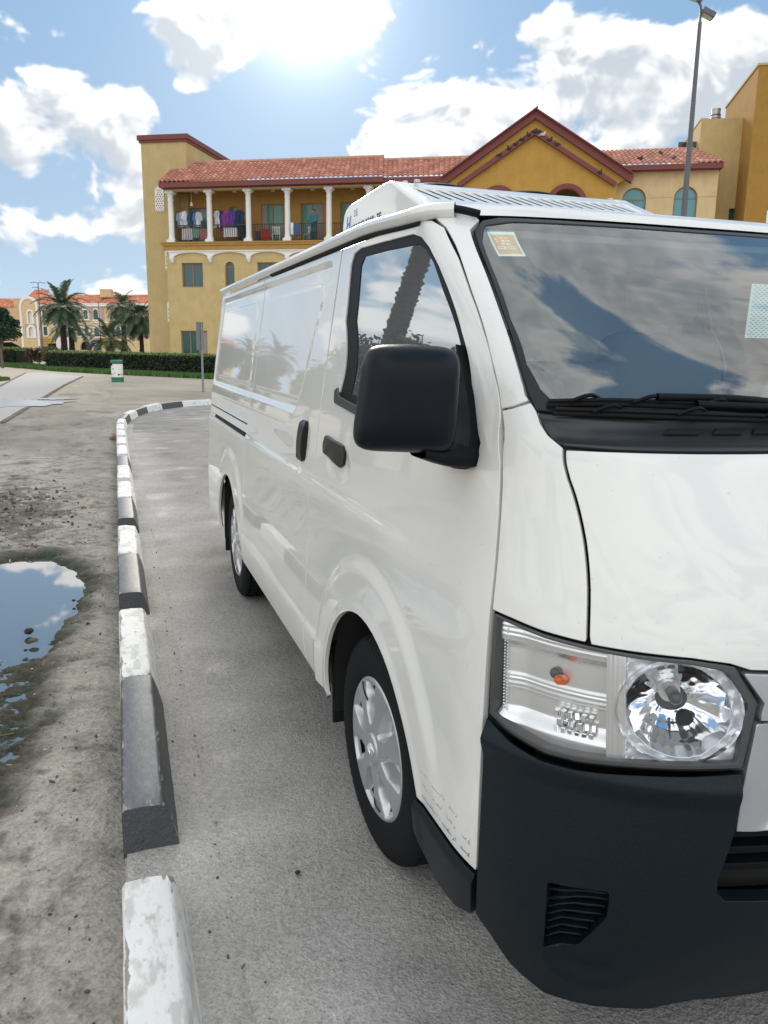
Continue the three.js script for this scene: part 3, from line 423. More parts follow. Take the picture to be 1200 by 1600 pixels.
// ================================================================ TREES, HEDGES, GRASS
M.leafPalm = phys([.070, .105, .050], .6, { transmission: .0 }); M.frond = mat([.060, .092, .046], .6, { vertexColors: true }); M.frondDry = mat([.20, .15, .085], .8);
const texBark = makeTex(256, 512, (u, v) => { const r = v * 28, row = Math.floor(r), f = r - row, cell = TN(Math.floor(u * 14 + (row % 2) * .5), row, 512); const k = .45 + .5 * f * (0.6 + .5 * cell) + .25 * (TN2(u * 80, v * 160, 160) - .5); return [k * .52, k * .42, k * .32]; }, { srgb: true });
M.bark = mat([.085, .074, .064], .95, { map: texBark }); M.barkThin = mat([.16, .125, .09], .95);
function palmTrunk(h, r, rnd, lean = [0, 0], rough = .05) {
  const nv = Math.max(60, Math.round(h * 30)), nu = 26;
  return gridGeo(nu, nv, (u, v) => { const a = u * Math.PI * 2, y = v * h, ry = y / .12 + .5 * noise3(Math.cos(a) * 1.7, y * 2.3, Math.sin(a) * 1.7), ring = ((ry % 1) + 1) % 1, row = Math.floor(ry), scale = Math.abs(Math.sin(a * 4.5 + row * 2.4 + noise3(row * 1.7, a, 2))); const rr = r * (1.18 - .30 * v + .25 * Math.exp(-v * 9) + .16 * sstep(.86, 1, v)) + rough * ring * (.15 + 1.0 * scale) * Math.max(0, .55 + 1.5 * noise3(Math.cos(a) * 2.1, row * 1.37, Math.sin(a) * 2.1)); const bend = v * v; return [Math.cos(a) * rr + lean[0] * bend, y, Math.sin(a) * rr + lean[1] * bend]; }, null, (q, u, v) => [u, v * h / 3]);
}
function frondGeo(gb, base, az, el, len, droop, rnd, leafLen, nL, tone, fan) {
  const up = V(0, 1, 0), dir = V(Math.cos(az) * Math.cos(el), Math.sin(el), Math.sin(az) * Math.cos(el)), side = new THREE.Vector3().crossVectors(dir, up).normalize(), P = [], n = nL;
  let p = base.clone(), d = dir.clone(); for (let i = 0; i <= n; i++) { P.push([p.clone(), d.clone()]); d.y -= droop / n * (1 + i / n); d.normalize(); p.addScaledVector(d, len / n); }
  for (let i = 0; i < n; i++) { const [a, da] = P[i], [b] = P[i + 1], t = i / n, w = .035 * (1 - t * .8) * len / 3; const s2 = side.clone().multiplyScalar(w); gb.quad(a.clone().add(s2).toArray(), a.clone().sub(s2).toArray(), b.clone().sub(s2.clone().multiplyScalar(.8)).toArray(), b.clone().add(s2.clone().multiplyScalar(.8)).toArray(), [tone[0] * 1.7, tone[1] * 1.4, tone[2] * 1.2]);
    if (t < .10) continue; const ll = leafLen * Math.sin(Math.PI * Math.min(1, .14 + t * .82)) * (.85 + .3 * rnd());
    const nrm = new THREE.Vector3().crossVectors(side, da).normalize(); if (nrm.y < 0) nrm.negate();
    for (const sg of [-1, 1]) for (let q = 0; q < 2; q++) { const root = a.clone().lerp(b, q * .5 + rnd() * .3), out = side.clone().multiplyScalar(sg).addScaledVector(da, .75 + .3 * rnd()).addScaledVector(nrm, .30 - .25 * rnd()).normalize(); const mid = root.clone().addScaledVector(out, ll * .55); mid.y -= ll * .02; const tip = root.clone().addScaledVector(out, ll); tip.y -= ll * (.16 + .14 * rnd()); const wv = da.clone().multiplyScalar(.020 * len / 3 + .012); const k = .75 + .5 * rnd(), c = [tone[0] * k, tone[1] * k, tone[2] * k];
      gb.quad(root.clone().sub(wv).toArray(), root.clone().add(wv).toArray(), mid.clone().add(wv).toArray(), mid.clone().sub(wv).toArray(), c); gb.tri(mid.clone().sub(wv).toArray(), mid.clone().add(wv).toArray(), tip.toArray(), c); } }
}
function palm(x, z, o) {
  const rnd = mulberry(o.seed), t = thing(o.name || 'palm_tree', o.label, 'palm tree', [x, GY, z], o.turn || 0, undefined);
  const h = o.h, lean = o.lean || [0, 0];
  part('trunk', palmTrunk(h, o.r || .22, rnd, lean, o.rough), M.bark, t);
  const gb = new GB(), top = V(lean[0], h + .05, lean[1]), n = o.n || 44;
  for (let i = 0; i < n; i++) { const q = i / n, az = i * 2.39996 + rnd() * .3, el = mix(1.35, o.low ?? -.55, Math.pow(q, .8)) + (rnd() - .5) * .2; frondGeo(gb, top.clone().add(V(Math.cos(az) * .12, .15 - q * .3, Math.sin(az) * .12)), az, el, o.len * (.82 + .3 * rnd()), o.droop || 1.0, rnd, o.leaf || .55, o.nl || 22, o.tone || [.066, .108, .058]); }
  part('crown', gb.geo(), M.frondC ??= mat([1, 1, 1], .62, { vertexColors: true }), t);
  if (o.dry) { const db = new GB(); for (let i = 0; i < o.dry; i++) { const az = rnd() * 6.283; frondGeo(db, V(lean[0] * .93 + Math.cos(az) * .2, h - .15 - rnd() * .5, lean[1] * .93 + Math.sin(az) * .2), az, -.9 - rnd() * .5, o.len * (.35 + .3 * rnd()), .5, rnd, .3, 10, [.17, .13, .08]); } part('dry_fronds', db.geo(), M.frondC, t); }
  return t;
}
const at = (px, py, depth) => CAM.clone().add(skyRay(px, py).multiplyScalar(depth));
{ const p = at(101, 549, 74); palm(p.x, p.z, { seed: 11, h: 4.7, r: .24, len: 2.7, n: 54, nl: 24, leaf: .62, droop: .95, low: -.5, rough: .07, label: 'thick date palm left of the far lamp post, behind the hedge' }); }
{ const p = at(113, 549, 80); palm(p.x, p.z, { seed: 12, h: 3.0, r: .24, len: 2.6, n: 40, nl: 22, leaf: .55, droop: 1.0, low: -.2, label: 'lower date palm whose crown spreads below the tallest left palm' }); }
{ const p = at(172, 551, 62); palm(p.x, p.z, { seed: 13, h: 1.7, r: .15, len: 2.0, n: 38, nl: 22, leaf: .5, droop: 1.15, low: -.15, label: 'short young palm behind the hedge above the litter bin' }); }
{ const p = at(195, 550, 72); palm(p.x, p.z, { seed: 14, h: 4.7, r: .20, len: 1.65, n: 44, nl: 18, leaf: .7, droop: 1.2, low: -1.1, rough: .06, dry: 10, tone: [.095, .125, .06], label: 'tall narrow palm left of the two beside the yellow building' }); }
{ const p = at(222, 550, 66); palm(p.x, p.z, { seed: 15, h: 3.6, r: .15, len: 1.95, n: 50, nl: 22, leaf: .62, droop: 1.35, low: -.7, label: 'dense drooping palm right against the yellow building corner' }); }

function leafCloud(n, rnd, place, size, tone, vary = .5) { // many small leaves
  const gb = new GB(); for (let i = 0; i < n; i++) { const p = place(rnd); if (!p) continue; const s = size * (.6 + .8 * rnd()), a = rnd() * 6.283, b = Math.acos(rnd() * 2 - 1), d = V(Math.sin(b) * Math.cos(a), Math.cos(b) * .7, Math.sin(b) * Math.sin(a)).normalize(), q = V(rnd() - .5, rnd() - .5, rnd() - .5).cross(d).normalize(); const k = 1 - vary / 2 + vary * rnd(), c = (p.t || tone).map(x => x * k);
    const P = V(...p.p); gb.quad(P.clone().addScaledVector(d, -s).toArray(), P.clone().addScaledVector(q, s * .42).toArray(), P.clone().addScaledVector(d, s).toArray(), P.clone().addScaledVector(q, -s * .42).toArray(), c); } return gb.geo(); }
M.leaf = mat([1, 1, 1], .55, { vertexColors: true });
function bushTree(x, z, o) {
  const rnd = mulberry(o.seed), t = thing(o.name || 'leafy_tree', o.label, o.cat || 'tree', [x, GY, z]), g = [];
  const limbs = []; for (let i = 0; i < (o.limbs || 7); i++) { const a = i * 2.4 + rnd(), r = o.w * (.35 + .45 * rnd()), y = o.h * (.55 + .4 * rnd()); limbs.push(V(Math.cos(a) * r, y, Math.sin(a) * r)); g.push(tube([[0, o.h * .22, 0], [Math.cos(a) * r * .4, mix(o.h * .3, y, .5), Math.sin(a) * r * .4], limbs[i]], o.tr * .35, 5, 8)); }
  g.push(new THREE.CylinderGeometry(o.tr * .7, o.tr, o.h * .5, 10).translate(0, o.h * .25, 0));
  part('trunk', merge(g), M.barkThin, t);
  const clumps = []; for (let i = 0; i < (o.clumps || 42); i++) { const L = limbs[Math.floor(rnd() * limbs.length)], u = rnd() * 2 - 1, a = rnd() * 6.283, q = Math.sqrt(1 - u * u), k = .35 + .65 * rnd(); clumps.push([mix(L.x, Math.cos(a) * q * o.w, k * .8), clamp(mix(L.y, o.cy + u * o.ch, k * .8), o.lo ?? .2, 99), mix(L.z, Math.sin(a) * q * o.w, k * .8), (o.cr || .55) * (.6 + .7 * rnd())]); }
  part('crown', leafCloud(o.n || 7000, rnd, r => { const c = clumps[Math.floor(r() * clumps.length)], a = r() * 6.283, u = r() * 2 - 1, q = Math.sqrt(1 - u * u), k = c[3] * Math.pow(r(), .45); return { p: [c[0] + Math.cos(a) * q * k, c[1] + u * k * .8, c[2] + Math.sin(a) * q * k] }; }, o.leaf || .10, o.tone || [.035, .072, .030]), M.leaf, t);
  return t;
}
{ const p = at(2, 550, 46); bushTree(p.x, p.z, { seed: 21, h: 3.6, w: 1.15, cy: 2.45, ch: 1.15, tr: .09, lo: .9, n: 9000, leaf: .085, cr: .42, clumps: 46, tone: [.026, .062, .034], label: 'dense dark green tree at the left edge beside the hedge' }); }
function hedge(path, h, w, o) { // clipped hedge along a line: a dark heart with leaves over its faces
  const t = thing('hedge', o.label, 'hedge'), rnd = mulberry(o.seed), pl = path.map(([x, z]) => V(x, 0, z)), seg = []; let L = 0;
  for (let i = 1; i < pl.length; i++) { const l = pl[i].distanceTo(pl[i - 1]); seg.push([pl[i - 1], pl[i], l]); L += l; }
  const core = []; for (const [a, b, l] of seg) core.push(box(w * .8, h * .9, l + .1, 0, 0, 0).rotateY(Math.atan2(b.x - a.x, b.z - a.z)).translate((a.x + b.x) / 2, GY + h * .45, (a.z + b.z) / 2));
  part('branches', merge(core), mat([.022, .030, .016], .95), t);
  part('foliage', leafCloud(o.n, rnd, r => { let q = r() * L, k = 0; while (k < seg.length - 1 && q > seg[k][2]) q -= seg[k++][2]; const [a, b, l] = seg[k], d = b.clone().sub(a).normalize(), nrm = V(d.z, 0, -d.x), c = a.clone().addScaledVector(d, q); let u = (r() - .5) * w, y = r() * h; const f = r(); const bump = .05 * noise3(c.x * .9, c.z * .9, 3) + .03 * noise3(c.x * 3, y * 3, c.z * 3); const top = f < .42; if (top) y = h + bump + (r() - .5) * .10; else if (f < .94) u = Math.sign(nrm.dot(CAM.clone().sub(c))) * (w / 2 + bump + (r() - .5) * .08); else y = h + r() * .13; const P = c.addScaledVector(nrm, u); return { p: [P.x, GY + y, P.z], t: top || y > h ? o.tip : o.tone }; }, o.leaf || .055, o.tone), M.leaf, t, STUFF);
  return t;
}
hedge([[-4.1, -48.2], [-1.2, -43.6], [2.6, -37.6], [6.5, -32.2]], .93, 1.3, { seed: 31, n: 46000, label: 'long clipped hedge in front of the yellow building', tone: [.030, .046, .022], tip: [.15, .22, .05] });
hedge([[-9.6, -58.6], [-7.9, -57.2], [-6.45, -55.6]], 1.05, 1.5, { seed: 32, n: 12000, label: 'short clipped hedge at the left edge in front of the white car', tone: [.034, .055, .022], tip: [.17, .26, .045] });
{ const p = at(62, 574, 50); bushTree(p.x, p.z, { name: 'flowering_shrub', cat: 'shrub', seed: 41, h: 1.25, w: .75, cy: .60, ch: .6, tr: .04, lo: .04, n: 3800, leaf: .06, cr: .26, tone: [.085, .045, .035], label: 'reddish flowering shrub in the gap between the two hedges' }); }
{ const p = at(80, 576, 48); bushTree(p.x, p.z, { name: 'yellow_green_shrub', cat: 'shrub', seed: 42, h: 1.2, w: .7, cy: .58, ch: .6, tr: .04, lo: .04, n: 3600, leaf: .055, cr: .26, tone: [.13, .135, .035], label: 'yellow green shrub at the left end of the long hedge' }); }
{ // strips of grass: along the hedge and by the path
  const rnd = mulberry(51), gb = new GB(), front = [[-10.2, -55.0], [-7.2, -51.8], [-3.9, -43.6], [-1.1, -38.9], [2.6, -33.8], [6.5, -28.6]], back = [[-10.5, -60.5], [-7.0, -57.5], [-4.4, -49.4], [-1.3, -44.0], [2.7, -38.0], [6.7, -32.6]];
  for (let i = 0; i < 90000; i++) { const q = rnd() * 5, k = Math.min(4, Math.floor(q)), t = q - k, u = rnd(), ax = mix(front[k][0], front[k + 1][0], t), az = mix(front[k][1], front[k + 1][1], t), bx = mix(back[k][0], back[k + 1][0], t), bz = mix(back[k][1], back[k + 1][1], t); const x = mix(ax, bx, u) + .12 * noise3(ax * 2, az * 2, 1), z = mix(az, bz, u), h = .12 + .12 * rnd(), a = rnd() * 6.283, w = .03, tone = .7 + .6 * rnd(), c = [.085 * tone, .18 * tone, .036 * tone]; const dx = Math.cos(a) * w, dz = Math.sin(a) * w; gb.tri([x - dx, GY, z - dz], [x + dx, GY, z + dz], [x + (rnd() - .5) * .08, GY + h, z + (rnd() - .5) * .08], c); }
  const gr = part('grass', gb.geo(), M.leaf, scene, STUFF); tag(gr, 'strip of mown green grass in front of the hedges', 'grass');
  const b = new GB(); for (let k = 0; k < 5; k++) b.quad([front[k][0], GY + .014, front[k][1]], [front[k + 1][0], GY + .014, front[k + 1][1]], [back[k + 1][0], GY + .014, back[k + 1][1]], [back[k][0], GY + .014, back[k][1]]);
  part('turf', b.geo(), mat([.045, .075, .025], .95), scene, STRUCT);
  const gb2 = new GB(); for (let i = 0; i < 5000; i++) { const a = rnd() * 6.283, r = Math.sqrt(rnd()), x = -6.6 + Math.cos(a) * r * 1.5, z = -33 + Math.sin(a) * r * 2.4, h = .06 + .06 * rnd(), w = .03, c = [.07, .15, .03]; gb2.tri([x - w, GY, z], [x + w, GY, z], [x + (rnd() - .5) * .06, GY + h, z], c); }
  tag(part('grass_patch', gb2.geo(), M.leaf, scene, STUFF), 'small patch of bright grass left of the path', 'grass');
}
// what stands to the left of the frame and is mirrored in the van's side
palm(-5.55, -14.3, { seed: 61, h: 6.9, r: .20, len: 2.2, n: 34, nl: 18, leaf: .5, droop: .8, low: .1, rough: .085, dry: 9, lean: [.0, .35], label: 'rough trunked palm mirrored in the front side window of the van' });
bushTree(-6.5, -13.9, { seed: 62, h: 3.4, w: 1.1, cy: 2.1, ch: 1.3, tr: .10, lo: .3, n: 5500, leaf: .085, cr: .40, tone: [.035, .062, .022], label: 'leafy tree mirrored beside the palm trunk in the side window' });
bushTree(-5.1, -14.4, { seed: 63, h: 2.9, w: .9, cy: 1.75, ch: 1.1, tr: .08, lo: .3, n: 4500, leaf: .08, cr: .38, tone: [.040, .066, .024], label: 'leafy tree mirrored at the rear edge of the side window' });
palm(-14.4, -70, { seed: 64, h: 4.4, r: .24, len: 2.4, n: 46, nl: 20, leaf: .55, droop: 1.1, low: -.5, label: 'date palm mirrored in the middle of the sliding door' });
palm(-14.6, -86, { seed: 65, h: 4.6, r: .24, len: 2.5, n: 46, nl: 20, leaf: .55, droop: 1.1, low: -.5, label: 'date palm mirrored at the rear of the van side' });
bushTree(-11.0, -57, { seed: 66, h: 3.6, w: 1.7, cy: 2.1, ch: 1.4, tr: .12, lo: .4, n: 6000, leaf: .14, cr: .6, tone: [.035, .06, .025], label: 'broad tree mirrored in the rear quarter of the van' });
bushTree(-15.6, -58, { seed: 67, h: 3.4, w: 2.2, cy: 2.0, ch: 1.4, tr: .12, lo: .4, n: 6000, leaf: .16, cr: .6, tone: [.038, .062, .025], label: 'broad tree mirrored in the sliding door beside the date palm' });
{ const b = thing('low_house', 'low house with a brown pitched roof mirrored in the side window', 'house', [-13.2, GY, -23], .35);
  part('wall', boxUV(box(7, 3.1, 10, 0, 1.55, 0)), M.cream, b); part('roof', extr([[-4.2, 3.1], [4.2, 3.1], [0, 4.4]], 11).translate(0, 0, -5.5), mat([.13, .10, .08], .85), b); for (const z of [-3, 0, 3]) part('window', box(.06, 1.3, 1.4, 3.52, 1.7, z), M.teal, b); }

// ================================================================ KERB
const kerb = new THREE.Group(); kerb.name = 'kerb'; kerb.userData.kind = 'structure'; scene.add(kerb);
{
  // the paint: u along the stone, v round its profile (left face, top, chamfer, right face)
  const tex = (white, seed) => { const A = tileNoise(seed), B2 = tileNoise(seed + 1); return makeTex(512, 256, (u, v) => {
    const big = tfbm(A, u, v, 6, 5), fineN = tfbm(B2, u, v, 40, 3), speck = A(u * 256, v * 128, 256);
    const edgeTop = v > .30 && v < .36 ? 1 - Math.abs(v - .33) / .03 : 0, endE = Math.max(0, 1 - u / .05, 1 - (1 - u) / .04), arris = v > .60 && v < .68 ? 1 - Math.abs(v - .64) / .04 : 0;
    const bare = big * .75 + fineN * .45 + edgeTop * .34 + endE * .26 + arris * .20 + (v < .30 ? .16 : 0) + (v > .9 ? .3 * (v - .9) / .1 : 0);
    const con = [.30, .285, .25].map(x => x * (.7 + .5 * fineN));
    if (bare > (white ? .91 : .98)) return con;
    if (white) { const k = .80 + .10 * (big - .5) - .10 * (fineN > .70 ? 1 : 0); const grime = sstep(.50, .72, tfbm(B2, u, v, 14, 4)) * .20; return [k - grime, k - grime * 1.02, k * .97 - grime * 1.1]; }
    // black paint; sky sheen painted into the paler top, along with dust and wear
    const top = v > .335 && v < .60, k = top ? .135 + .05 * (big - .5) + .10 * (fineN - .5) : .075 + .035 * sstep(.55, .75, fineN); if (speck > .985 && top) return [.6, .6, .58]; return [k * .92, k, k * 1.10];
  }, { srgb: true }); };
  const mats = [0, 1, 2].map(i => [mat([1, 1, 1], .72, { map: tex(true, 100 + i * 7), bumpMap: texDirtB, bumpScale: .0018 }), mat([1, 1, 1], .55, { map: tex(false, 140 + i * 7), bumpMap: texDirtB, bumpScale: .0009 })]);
  const endBlack = mat([.062, .067, .073], .5, { bumpMap: texDirtB, bumpScale: .006 }), endWhite = mat([.66, .65, .61], .8, { bumpMap: texDirtB, bumpScale: .006 });
  const HT = .142, prof = [[0, -.03, 0], [0, .04, .15], [.001, HT - .012, .30], [.010, HT, .34], [.060, HT + .003, .46], [.112, HT, .60], [.126, HT - .010, .66], [.146, HT * .5, .85], [.168, -.03, 1]];
  const cache = {};
  function stoneGeo(L, vr) { const key = `${L.toFixed(2)}${vr}`; if (cache[key]) return cache[key]; const n = 22, N = prof.length, p = [], uv = [], ix = [], cap = (a) => a;
    for (let i = 0; i <= n; i++) { const t = i / n, end = Math.min(t, 1 - t) * L, rd = end < .012 ? .006 * (1 - end / .012) : 0; for (let k = 0; k < N; k++) { let [x, y, v] = prof[k]; const w = .0022 * fbm(t * L * 9, k * .9, vr * 5, 3), chip = Math.max(0, fbm(t * L * 16, k * 1.7, vr * 9 + 3, 3) - .24) * .05 * (k === 3 || k === 5 || k === 6 ? 1 : .2); x += w * 2 - (k > 4 ? chip : -chip) ; y += (y > 0 ? w - chip - rd : 0); const slope = i === 0 ? (y > 0 ? .0 : -.028) : 0; p.push(x, y, t * L + slope); uv.push(t, v); } }
    for (let i = 0; i < n; i++) for (let k = 0; k < N - 1; k++) { const a = i * N + k, b = a + 1, c = a + N, d = c + 1; ix.push(a, c, d, a, d, b); }
    const side = ix.length; for (const e of [0, n]) { const b0 = p.length / 3; for (let k = 0; k < N; k++) { const q = (e * N + k) * 3; p.push(p[q], p[q + 1], p[q + 2]); uv.push(p[q] * 3, p[q + 1] * 3); } for (let k = 1; k < N - 1; k++) e ? ix.push(b0, b0 + k + 1, b0 + k) : ix.push(b0, b0 + k, b0 + k + 1); }
    const g = new THREE.BufferGeometry(); g.setAttribute('position', new THREE.Float32BufferAttribute(p, 3)); g.setAttribute('uv', new THREE.Float32BufferAttribute(uv, 2)); g.setIndex(ix); g.addGroup(0, side, 0); g.addGroup(side, ix.length - side, 1); g.computeVertexNormals(); return cache[key] = g; }
  const rnd = mulberry(12); let count = 0;
  // stone from a to b, metres of arc from the near end of the path; its length runs away from the camera
  const lens = [0]; for (let i = 1; i < kerbPts.length; i++) lens.push(lens[i - 1] + kerbPts[i].distanceTo(kerbPts[i - 1]));
  const atLen = l => { let i = 1; while (i < lens.length - 1 && lens[i] < l) i++; return kerbPts[i - 1].clone().lerp(kerbPts[i], clamp((l - lens[i - 1]) / (lens[i] - lens[i - 1]))); };
  const zToL = z => { let i = 1; while (i < kerbPts.length - 1 && kerbPts[i].z > z) i++; return mix(lens[i - 1], lens[i], (kerbPts[i - 1].z - z) / (kerbPts[i - 1].z - kerbPts[i].z)); };
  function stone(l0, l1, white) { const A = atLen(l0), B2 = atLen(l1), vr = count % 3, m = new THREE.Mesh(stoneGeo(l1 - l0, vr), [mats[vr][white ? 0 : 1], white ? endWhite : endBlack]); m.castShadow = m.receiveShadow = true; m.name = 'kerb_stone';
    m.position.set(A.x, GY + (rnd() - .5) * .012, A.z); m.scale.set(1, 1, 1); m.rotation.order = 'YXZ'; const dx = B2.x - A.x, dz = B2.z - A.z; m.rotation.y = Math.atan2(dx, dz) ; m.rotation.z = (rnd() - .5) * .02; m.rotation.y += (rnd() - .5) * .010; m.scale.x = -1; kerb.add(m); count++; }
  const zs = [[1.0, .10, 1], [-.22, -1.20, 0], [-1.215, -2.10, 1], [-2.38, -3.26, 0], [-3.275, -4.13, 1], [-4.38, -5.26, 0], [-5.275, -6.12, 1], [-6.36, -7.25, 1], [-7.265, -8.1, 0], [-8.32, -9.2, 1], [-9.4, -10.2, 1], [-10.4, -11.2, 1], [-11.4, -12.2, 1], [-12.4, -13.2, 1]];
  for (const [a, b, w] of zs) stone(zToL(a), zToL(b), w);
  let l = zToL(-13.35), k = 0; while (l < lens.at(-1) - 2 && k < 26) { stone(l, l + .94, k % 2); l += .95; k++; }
}
{ // loose gravel, clods and litter on the open ground: nobody could count them
  const rnd = mulberry(91), g = new THREE.IcosahedronGeometry(1, 0), N = 5200, im = new THREE.InstancedMesh(g, mat([1, 1, 1], .95), N), m4 = new THREE.Matrix4(), q = new THREE.Quaternion(), c = new THREE.Color();
  for (let i = 0; i < N; i++) { let x, z, s; const k = rnd(); if (k < .45) { x = -1.55 - rnd() * 2.3; z = 1.1 - rnd() * 8; s = .0022 + .005 * rnd() ** 3; } else if (k < .62) { x = -2.55 + (rnd() + rnd() - 1) * 1.0; z = -5.4 + (rnd() + rnd() - 1) * 1.8; s = .004 + .016 * rnd() ** 3; } else if (k < .78) { const zz = .8 - rnd() * 3.4; x = -1.95 - rnd() * .8; z = zz; s = .003 + .009 * rnd() ** 3; } else if (k < .81) { x = -1.33 + rnd() * .14; z = 1 - rnd() * 9; s = .0018 + .003 * rnd() ** 2; } else if (k > .85) { x = -1.6 - rnd() * 2; z = 1 - rnd() * 6; s = .002 + .006 * rnd() ** 3; } else { x = -1.15 + rnd() * 1.6; z = 1 - rnd() * 9; s = .0015 + .0025 * rnd() ** 3; }
    const gi = groundInfo(x, z), y = x > -1.38 ? GY + .014 : gi.h; q.setFromEuler(new THREE.Euler(rnd() * 6, rnd() * 6, rnd() * 6)); m4.compose(V(x, y + s * .2, z), q, V(s * (1 + rnd()), s * (.4 + .5 * rnd()), s * (.8 + .6 * rnd()))); im.setMatrixAt(i, m4); const t = rnd(); im.setColorAt(i, t < .55 ? c.setRGB(.10, .085, .07) : t < .85 ? c.setRGB(.28, .26, .23) : t < .95 ? c.setRGB(.5, .48, .44) : c.setRGB(.22, .13, .06)); }
  im.name = 'gravel'; im.castShadow = im.receiveShadow = true; im.userData.kind = 'stuff'; scene.add(im); tag(im, 'loose grit, dark clods and litter on the open ground', 'gravel');
  const tw = []; for (let i = 0; i < 70; i++) { const near = i < 34, x = near ? -2.35 + (rnd() + rnd() - 1) * .45 : -2.55 + (rnd() - .5) * 1.6, z = near ? -.75 + (rnd() - .5) * 1.2 : -5.3 + (rnd() - .5) * 2.6, a = near ? -.9 + rnd() * .8 : rnd() * 6.28, l = .05 + .16 * rnd(), y = groundInfo(x, z).h + .008; tw.push(tube([[x, y, z], [x + Math.cos(a) * l * .5, y + .008, z + Math.sin(a) * l * .5 + .01], [x + Math.cos(a) * l, y + .002, z + Math.sin(a) * l]], .0022 + .002 * rnd(), 5, 6)); }
  tag(part('twigs', merge(tw), mat([.20, .15, .10], .9), scene, STUFF), 'dry twigs and stalks strewn about the muddy ground', 'twigs');
}
function rock(name, px, py, size, color, label, flat = .55) { const d = skyRay(px, py), t = (GY + .012 - CAM.y) / d.y, p = CAM.clone().addScaledVector(d, t), r = mulberry(Math.round(px * 7 + py)); const g = new THREE.IcosahedronGeometry(1, 3), a = g.attributes.position; for (let i = 0; i < a.count; i++) { const k = 1 + .35 * fbm(a.getX(i) * 1.6 + px, a.getY(i) * 1.6, a.getZ(i) * 1.6 + py, 3); a.setXYZ(i, a.getX(i) * k, a.getY(i) * k, a.getZ(i) * k); } g.scale(size, size * flat, size * .8).rotateY(r() * 6).translate(p.x, p.y, p.z); g.computeVertexNormals(); tag(part(name, g, mat(color, .95)), label, 'stone'); }
rock('stone', 45, 986, .028, [.035, .030, .026], 'dark clod standing in the middle of the puddle');
rock('stone', 52, 1000, .030, [.07, .065, .04], 'flat olive clod just below the dark one in the puddle', .22);
rock('stone', 115, 938, .012, [.04, .035, .03], 'small dark clod at the right rim of the puddle');
rock('stone', 40, 1016, .010, [.04, .036, .03], 'tiny clod near the muddy end of the puddle');
rock('stone', 465, 1363, .0085, [.03, .03, .03], 'single black pebble on the road left of the front tyre');
rock('brick_fragment', 181, 686, .11, [.22, .075, .045], 'broken red brick piece against the outer side of the far kerb', .5);

// ================================================================ THE VAN
// The body is one surface: at each height a plan outline (flat sides, superellipse front); panels are cut out of it.
const PROF = [[.18, .79, .50, .46, 2.6], [.30, .815, .53, .49, 2.5], [.45, .828, .55, .51, 2.5], [.70, .826, .54, .53, 2.4], [.90, .818, .52, .54, 2.4], [1.05, .80, .50, .52, 2.4], [1.20, .783, .47, .455, 2.7], [1.27, .773, .45, .43, 3], [1.33, .765, .46, .32, 3.3], [1.755, .702, 0, .20, 3], [1.80, .695, -.06, .17, 3]];
function pchip(xs, ys) {
  const n = xs.length, h = [], d = [], m = []; for (let i = 0; i < n - 1; i++) { h[i] = xs[i + 1] - xs[i]; d[i] = (ys[i + 1] - ys[i]) / h[i]; }
  m[0] = d[0]; m[n - 1] = d[n - 2]; for (let i = 1; i < n - 1; i++) { if (d[i - 1] * d[i] <= 0) m[i] = 0; else { const a = 2 * h[i] + h[i - 1], b = h[i] + 2 * h[i - 1]; m[i] = (a + b) / (a / d[i - 1] + b / d[i]); } }
  return x => { let i = 0; while (i < n - 2 && x > xs[i + 1]) i++; const t = clamp((x - xs[i]) / h[i], -.5, 1.5), t2 = t * t, t3 = t2 * t; return (2 * t3 - 3 * t2 + 1) * ys[i] + (t3 - 2 * t2 + t) * h[i] * m[i] + (-2 * t3 + 3 * t2) * ys[i + 1] + (t3 - t2) * h[i] * m[i + 1]; };
}
const tab = (list, k) => pchip(list.map(p => p[0]), list.map(p => p[k]));
const smoothTab = k => { const f = tab(PROF, k), y0 = .08, st = .004, n = 460, raw = [], T = []; for (let i = 0; i < n; i++) raw.push(f(y0 + i * st)); for (let i = 0; i < n; i++) { let a = 0, w = 0; for (let j = -24; j <= 24; j++) { const q = Math.exp(-((j / 8.5) ** 2)); a += q * raw[clamp(i + j, 0, n - 1)]; w += q; } T.push(a / w); }
  return y => { const t = clamp((y - y0) / st, 1, n - 3), i = Math.floor(t), u = t - i, [a, b, c, d] = [T[i - 1], T[i], T[i + 1], T[i + 2]]; return b + .5 * u * (c - a + u * (2 * a - 5 * b + 4 * c - d + u * (3 * (b - c) + d - a))); }; };
const bw = smoothTab(1), bs = smoothTab(2), bl = smoothTab(3), bn = smoothTab(4), CK = .6, ZR = -3.60, RC = .12, SM = Math.PI * CK;
function bodyS(s, y) {
  const w = bw(y), zs = bs(y);
  if (s <= 0) { const z = zs + s; if (z >= ZR) return [-w, y, z]; const t = Math.min(1.5708, (ZR - z) / RC); return [-w + RC * (1 - Math.cos(t)), y, ZR - RC * Math.sin(t)]; }
  if (s >= SM) { const z = zs - (s - SM); return [w, y, z]; }
  const a = s / CK, L = bl(y), n = bn(y), r = Math.pow(Math.pow(Math.abs(Math.cos(a)) / w, n) + Math.pow(Math.abs(Math.sin(a)) / L, n), -1 / n); return [-r * Math.cos(a), y, zs + r * Math.sin(a)];
}
function bodyN(s, y, e = 1e-3) { const a = bodyS(s - e, y), b = bodyS(s + e, y), c = bodyS(s, y - e), d = bodyS(s, y + e); return V(b[0] - a[0], b[1] - a[1], b[2] - a[2]).cross(V(d[0] - c[0], d[1] - c[1], d[2] - c[2])).normalize(); }
const z2s = (z, y) => { const zs = bs(y); if (z <= zs) return z - zs; let a = 0, b = .9; for (let i = 0; i < 40; i++) { const m = (a + b) / 2; bodyS(m, y)[2] < z ? a = m : b = m; } return (a + b) / 2; };
